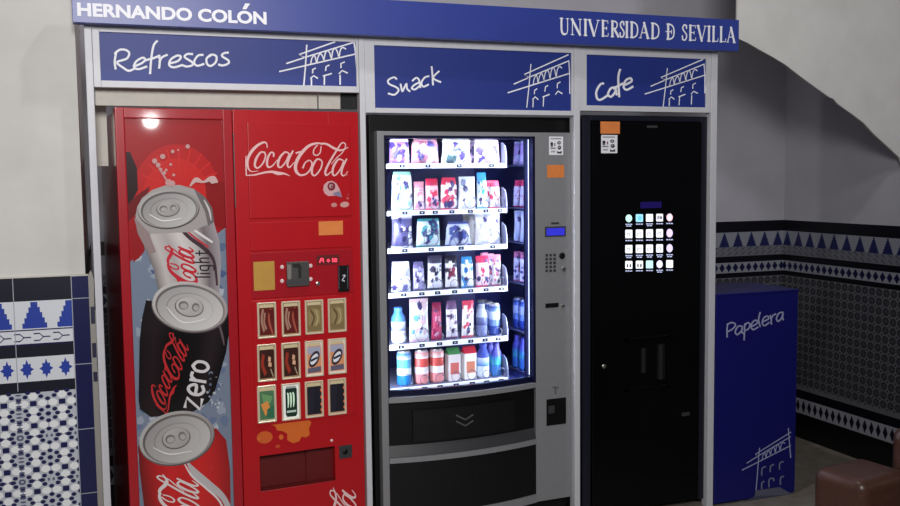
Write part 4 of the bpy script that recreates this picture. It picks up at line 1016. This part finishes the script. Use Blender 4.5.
# LED strips
b = MB(); b.box(ui0 + .001, .052, zi0 + .05, ui0 + .005, .062, gz1 - .01); b.build('light_strip', 'led', sn)
b = MB(); b.box(ui1 - .014, .044, zi0 + .03, ui1 - .001, .0495, gz1 - .01); b.build('light_strip', 'led', sn)
b = MB(); b.box(ui0 + .02, .052, gz1 - .006, um1 - .02, .062, gz1 + .001); b.build('light_strip', 'led', sn)

# ================================================================== COFFEE MACHINE
cf = root('coffee_vending_machine', 'glossy black hot drinks machine with a grid of lit buttons', 'vending machine', CFF.x, CFF.y)
fw_ = min(CFF.at(707.3, 300)[0], xp[6] - .003 - CFF.x); ft = CFF.at(645, 115.5)[1]
b = MB(); b.box(0.0, .05, .03, fw_, .75, ft - .01, bev=.005); b.build('cabinet', 'black', cf)
for (x, y) in ((.06, .12), (fw_ - .06, .12), (.06, .68), (fw_ - .06, .68)):
    b = MB(); b.lathe([(.03, 0), (.03, .02), (.018, .025), (.018, .035)], x, y, 14); b.build('foot', 'charcoal', cf)
s0, s1 = CFF.at(592, 300)[0], CFF.at(700, 300)[0]
b = MB(); b.box(s0, -.004, .05, s1, .05, ft - .03, bev=.006); fd = b.build('door', 'black_gloss', cf)
b = MB(); b.box(0, .006, .04, s0 - .003, .05, ft, bev=.004); b.box(s1 + .003, .006, .04, fw_, .05, ft, bev=.004); b.box(s0 - .004, .006, ft - .028, s1 + .004, .05, ft - .0005, bev=.004); b.build('door_surround', 'black_blue', cf)
plate(CFF.rect(646.5, 125.5, 657, 128), -.0055, -.003, 'maker_badge', 'charcoal', fd, .001)
sticker(CFF, CFF.rect(600, 121.5, 619.3, 133.8), -.004, 'paper_label', 'paper_orange', fd)
wn = sticker(CFF, CFF.rect(600.7, 135, 616.8, 153.2), -.004, 'paper_notice', 'letter', fd)
notice_print(CFF, 600.7, 135, 616.8, 153.2, -.0054, wn)
plate(CFF.rect(640, 202, 661, 207.8), -.0045, -.003, 'display', 'lcd_dim', fd, 0)
bx = ((625.3, 632.4), (635.8, 643), (646, 653), (656.2, 663), (666.2, 673)); by = ((214, 221.7), (229.3, 237.7), (244.5, 252.8), (260.5, 268.3))
tint = [[(190, 240, 225), (150, 215, 240), (240, 246, 246), (232, 232, 236), (246, 200, 214)], [(238, 240, 246)] * 4 + [(226, 206, 250)], [(238, 240, 246)] * 4 + [(216, 206, 246)], [(244, 246, 250), (244, 246, 250), (190, 236, 236), (230, 226, 252), (240, 242, 246)]]
for j in range(4):
    for i in range(5):
        y0, y1 = by[j]; sl = -.022 * (bx[i][0] - 646)
        x0, x1 = bx[i]
        q = Painter(CFF, -.0042, lambda t, x0=x0, y0=y0, x1=x1, y1=y1, sl=sl: (x0 + t[0] * (x1 - x0), y0 + sl + t[1] * (y1 - y0)), step=6e-6)
        tc = tint[j][i]; dk = (60, 60, 70)
        if i == 4 and j < 3 or (i == 0 and j == 0) or (i == 3 and j == 3): q.ell(.5, .5, .46, .5, 0, tc, 20)
        else: q.poly([(.06, 0), (.94, 0), (1, .08), (1, .92), (.94, 1), (.06, 1), (0, .92), (0, .08)], tc)
        if j in (1, 2) and i < 4: q.stroke([(.25, .75), (.25, .45), (.6, .4), (.6, .75)], .1, (120, 120, 130), False); q.ell(.74, .32, .06, .06, 0, dk, 8)
        if j == 3 and i < 2: q.ell(.32, .6, .13, .24, 0, dk, 12); q.ell(.7, .6, .13, .24, 0, dk, 12); q.ell(.5, .55, .12, .16, 0, tc, 10)
        if j == 0 and i == 3: q.poly([(.15, .3), (.5, .2), (.5, .7), (.15, .75)], (150, 150, 160)); q.ell(.7, .5, .16, .22, 0, (90, 84, 90), 12)
        if j == 0 and i == 1: q.ell(.55, .5, .28, .3, 0, (110, 190, 230), 14)
        if j == 0 and i == 4: q.ell(.5, .5, .3, .34, 0, (250, 226, 232), 14)
        lines = 2 if (j, i) in ((0, 0), (0, 2), (2, 0), (2, 1), (2, 2), (2, 3), (2, 4), (3, 3)) else 1
        for k in range(lines):
            for (a_, b_) in ((.02, .3), (.36, .62), (.68, .98)) if k == 0 else ((.15, .45), (.52, .84)):
                q.poly([(a_, 1.22 + k * .22), (b_, 1.22 + k * .22), (b_, 1.35 + k * .22), (a_, 1.35 + k * .22)], (176, 184, 220))
        q.build('drink_button', 'lit', fd)
# cup window with two steel guides
r_ = CFF.rect(624.5, 338, 669, 387.5)
b = MB(); w_ = .02
b.box(r_[0], -.011, r_[1], r_[0] + w_, -.003, r_[3], bev=.004); b.box(r_[2] - w_, -.011, r_[1], r_[2], -.003, r_[3], bev=.004); b.box(r_[0], -.011, r_[3] - w_, r_[2], -.003, r_[3], bev=.004); b.box(r_[0], -.011, r_[1], r_[2], -.003, r_[1] + w_, bev=.004)
cwn = b.build('cup_window', 'black_gloss', fd)
for (x0, y0, x1, y1) in ((640, 348, 646, 372), (656, 344, 664, 378)):
    q = CFF.rect(x0, y0, x1, y1); b = MB(); um = (q[0] + q[2]) / 2; rr = (q[2] - q[0]) / 2
    b.lathe([(rr, q[1]), (rr, q[3])], um, -.003, 14); b.build('cup_guide', 'black_soft', cwn, smooth=False)
u, z = CFF.at(603.5, 366); b = MB(); b.lathe([(.011, -.003), (.011, -.008), (.007, -.01)], n=18, axis='y', o=(u, 0, z)); b.build('door_lock', 'steel', fd)
q = CFF.rect(681, 412.5, 688.5, 415); b = MB(); b.box(q[0], -.012, q[1], q[2], -.003, q[3], bev=.002); b.build('door_catch', 'charcoal', fd)

# ================================================================== LITTER BIN
BINF.x = xp[7] + .006
bn = root('litter_bin', 'navy blue waste bin cabinet standing right of the coffee machine', 'litter bin', BINF.x, BINF.y)
bw = BINF.at(796.5, 390)[0]; bt = BINF.at(770, 291)[1]
b = MB(); b.box(0, 0.0, .012, bw, .40, bt - .012, bev=.003); b.build('cabinet', 'navy', bn)
b = MB(); b.box(-.004, -.003, bt - .012, bw + .004, .404, bt, bev=.003); b.build('lid', 'navy', bn)
b = MB(); b.box(.02, .02, 0, bw - .02, .38, .014); b.build('plinth', 'black', bn)
p = Painter(BINF, -.0006, zoomed(715, 300, 10.125), step=4e-6)
p.strokes([[(127, 240), (122, 300), (122, 376)], [(125, 247), (170, 228), (207, 248), (180, 292), (125, 322)], [(278, 268), (235, 266), (205, 320), (225, 350), (265, 315), (280, 272), (270, 325), (288, 336)],
           [(302, 240), (298, 320), (295, 405)], [(298, 262), (330, 230), (355, 248), (340, 290), (300, 312)], [(365, 270), (425, 237), (420, 205), (385, 220), (365, 265), (385, 300), (437, 274)],
           [(457, 125), (442, 200), (458, 270)], [(480, 222), (540, 192), (535, 165), (500, 175), (478, 225), (500, 260), (550, 227)], [(560, 155), (568, 200), (571, 245)], [(568, 195), (585, 160), (617, 140)],
           [(690, 125), (650, 132), (622, 185), (640, 217), (675, 180), (690, 130), (684, 175), (692, 202)]], 15, (190, 196, 226))
p.build('lettering', 'letter_dim', bn, label='Papelera in pale handwriting')
BW = [[(360, 350), (362, 320), (385, 310)], [(470, 320), (475, 285), (500, 275)], [(600, 300), (600, 262), (630, 250)], [(368, 400), (368, 470)], [(490, 375), (490, 440)], [(625, 335), (625, 410)]]
bsrc, bdst = [(80, 308), (725, 160), (715, 60)], [(160, 295), (446, 150), (444, 99)]
binv = affine(bdst, bsrc); q0 = binv((262, 165)); q1 = binv((237, 475))
pe = Painter(BINF, -.0006, chain(zoomed(715, 420, 5.89), affine(bsrc, bdst)), step=4e-6)
for s_ in [[(80, 308), (725, 160)], [(140, 240), (285, 193)], [(300, 187), (715, 60)], [(720, 8), (245, 165), (302, 190)], [q0, q1], [binv((432, 50)), binv((440, 150)), binv((446, 222))]]: pe.stroke(s_, 13, (150, 154, 190), False)
for s_ in EMBS: pe.stroke(s_, 12, (150, 154, 190))
pe.build('emblem', 'letter_dim', bn, label='pale line sketch of an arcaded building')
p = Painter(BINF, -.0006, zoomed(715, 420, 5.89), step=4e-6); G = (120, 122, 150)
for s_ in ([(275, 325), (278, 285), (298, 275)], [(325, 305), (328, 272), (345, 262)], [(380, 290), (382, 255), (402, 245)], [(275, 405), (276, 370), (290, 362)], [(318, 395), (320, 350), (345, 345), (346, 360)], [(385, 380), (387, 340), (405, 332)]): p.stroke(s_, 8, G)
p.poly([(240, 415), (380, 395), (452, 436), (232, 452)], (92, 94, 112)); p.stroke([(232, 452), (452, 436)], 5, (120, 122, 140), False)
p.poly([(150, 490), (240, 448), (452, 436), (452, 441), (300, 462), (236, 480)], (70, 72, 92))
p.build('emblem_base', 'decal', bn, label='grey steps at the foot of the building sketch')

# ================================================================== LEATHER ARMCHAIR
def on_z(px, py, z):
    r = FW + RT * ((px - 450) / F_PX) + UP * (-(py - 253) / F_PX); t = (z - CAM.z) / r.z; return CAM + r * t
ZA = 0.66
Nn, Lf, Fr = on_z(863, 483, ZA), on_z(811, 466, ZA), on_z(857, 456, ZA)
dx = (Nn - Lf); dx.z = 0; ya_ = math.atan2(dx.y, dx.x); al = dx.length; dp = abs((Fr - Lf).dot(Vector((-math.sin(ya_), math.cos(ya_), 0))))
ac = root('leather_armchair', 'brown leather armchair at the lower right corner in front of the bin', 'armchair', Lf.x, Lf.y, 0, ya_)
def cushion(name, x0, y0, z0, x1, y1, z1, bev, seg=5, **kw):
    bm = bmesh.new(); bmesh.ops.create_cube(bm, size=1.0)
    for v in bm.verts: v.co = Vector((x0 + (v.co.x + .5) * (x1 - x0), y0 + (v.co.y + .5) * (y1 - y0), z0 + (v.co.z + .5) * (z1 - z0)))
    bmesh.ops.bevel(bm, geom=list(bm.edges), offset=bev, segments=seg, profile=.55, affect='EDGES'); bm.verts.index_update()
    b = MB(); b.mesh([v.co.copy() for v in bm.verts], [[v.index for v in f.verts] for f in bm.faces]); bm.free()
    return b.build(name, 'leather', ac, smooth=True, **kw)
dp = max(dp, .16)
# the chair faces the viewer's left: its near arm ends in a squared, rounded block
cushion('armrest', 0, 0, .10, al, dp + .02, ZA, .045, 7)
cushion('armrest', 0 + .62, .1, .10, al + .62, .75, ZA, .035)
cushion('seat', al + .004, .12, .16, .616, .72, .42, .05)
bp_ = on_z(882, 464, .66); bp_ = Vector((bp_.x - Lf.x, bp_.y - Lf.y, 0)); bl = (bp_.x * math.cos(ya_) + bp_.y * math.sin(ya_), -bp_.x * math.sin(ya_) + bp_.y * math.cos(ya_))
by_ = max(bl[1], dp + .025)
cushion('backrest', bl[0] + .0, by_, .14, bl[0] + .62, by_ + .2, .80, .05)
for (x, y) in ((.05, .05), (al + .56, .15), (al + .56, .7), (bl[0] + .1, by_ + .1)):
    b = MB(); b.lathe([(.022, 0), (.028, .16)], x, y, 12); b.build('leg', 'wood', ac)

# ================================================================== LIGHT
def area(name, loc, target, size, power, col=(1, 1, 1), sy=None, spread=180):
    l = bpy.data.lights.new(name, 'AREA'); l.energy = power; l.color = col; l.size = size; l.spread = R(spread)
    if sy: l.shape = 'RECTANGLE'; l.size_y = sy
    o = bpy.data.objects.new(name, l); C.objects.link(o); o.location = loc
    o.rotation_euler = (Vector(target) - Vector(loc)).to_track_quat('-Z', 'Y').to_euler(); return o
def spot(name, loc, target, power, cone, blend, r=.08, col=(1, 1, 1)):
    l = bpy.data.lights.new(name, 'SPOT'); l.energy = power; l.color = col; l.spot_size = R(cone); l.spot_blend = blend; l.shadow_soft_size = r
    o = bpy.data.objects.new(name, l); C.objects.link(o); o.location = loc
    o.rotation_euler = (Vector(target) - Vector(loc)).to_track_quat('-Z', 'Y').to_euler(); return o
spot('overhead_spot', (1.3, -.95, 4.5), (1.3, 0.0, 2.2), 95, 130, 1.0, .06, (1.0, .985, .96))
spot('overhead_spot', (3.0, -2.6, 3.6), (3.9, 0.07, 3.0), 64, 66, .8, .2, (.95, .97, 1.0))  # added to brighten the upper right wall; no known fitting there
area('frontal_fill', (-0.1, -5.2, 3.3), (0.5, 0, 2.0), 1.2, 80, (1, .985, .97), 1.2, 110)  # added frontal fill light, no panel known to hang there
# a lamp across the corridor whose glint shows on the poster
gp = CKF.at(151, 121); P3 = Vector((CKF.x, CKF.y, 0)) + CKF.ux * gp[0]; P3.z = gp[1]
cm_ = CAM - CKF.n * (2 * (CAM - P3).dot(CKF.n))
gl_ = P3 + (P3 - cm_).normalized() * 3.4
pl_ = bpy.data.lights.new('corridor_lamp', 'POINT'); pl_.energy = 9; pl_.shadow_soft_size = .045
po_ = bpy.data.objects.new('corridor_lamp', pl_); C.objects.link(po_); po_.location = gl_
# light tubes inside the snack machine
def inner(u, d, z, tu, td, tz, w, h, power):
    x, y = to_world(SNF, u, d); tx_, ty_ = to_world(SNF, tu, td)
    area('chest_lamp', (x, y, z), (tx_, ty_, tz), w, power, (.86, .91, 1.0), h)
zm = (zi0 + gz1) / 2
inner(ui0 + .012, .06, zm, ui0 + .35, .22, zm, .02, gz1 - zi0 - .1, 6)
inner(um1 - .006, .048, zm, ui1 - .40, .22, zm, .02, gz1 - zi0 - .1, 6)
inner((ui0 + um1) / 2, .055, gz1 - .012, (ui0 + um1) / 2, .16, zm, um1 - ui0 - .08, .02, 5)
wd = bpy.data.worlds.new('world'); bpy.context.scene.world = wd; wd.use_nodes = True
wd.node_tree.nodes['Background'].inputs['Color'].default_value = (.55, .58, .66, 1); wd.node_tree.nodes['Background'].inputs['Strength'].default_value = .10
sc = bpy.context.scene
sc.view_settings.view_transform = 'Standard'; sc.view_settings.look = 'None'; sc.view_settings.exposure = 0.0
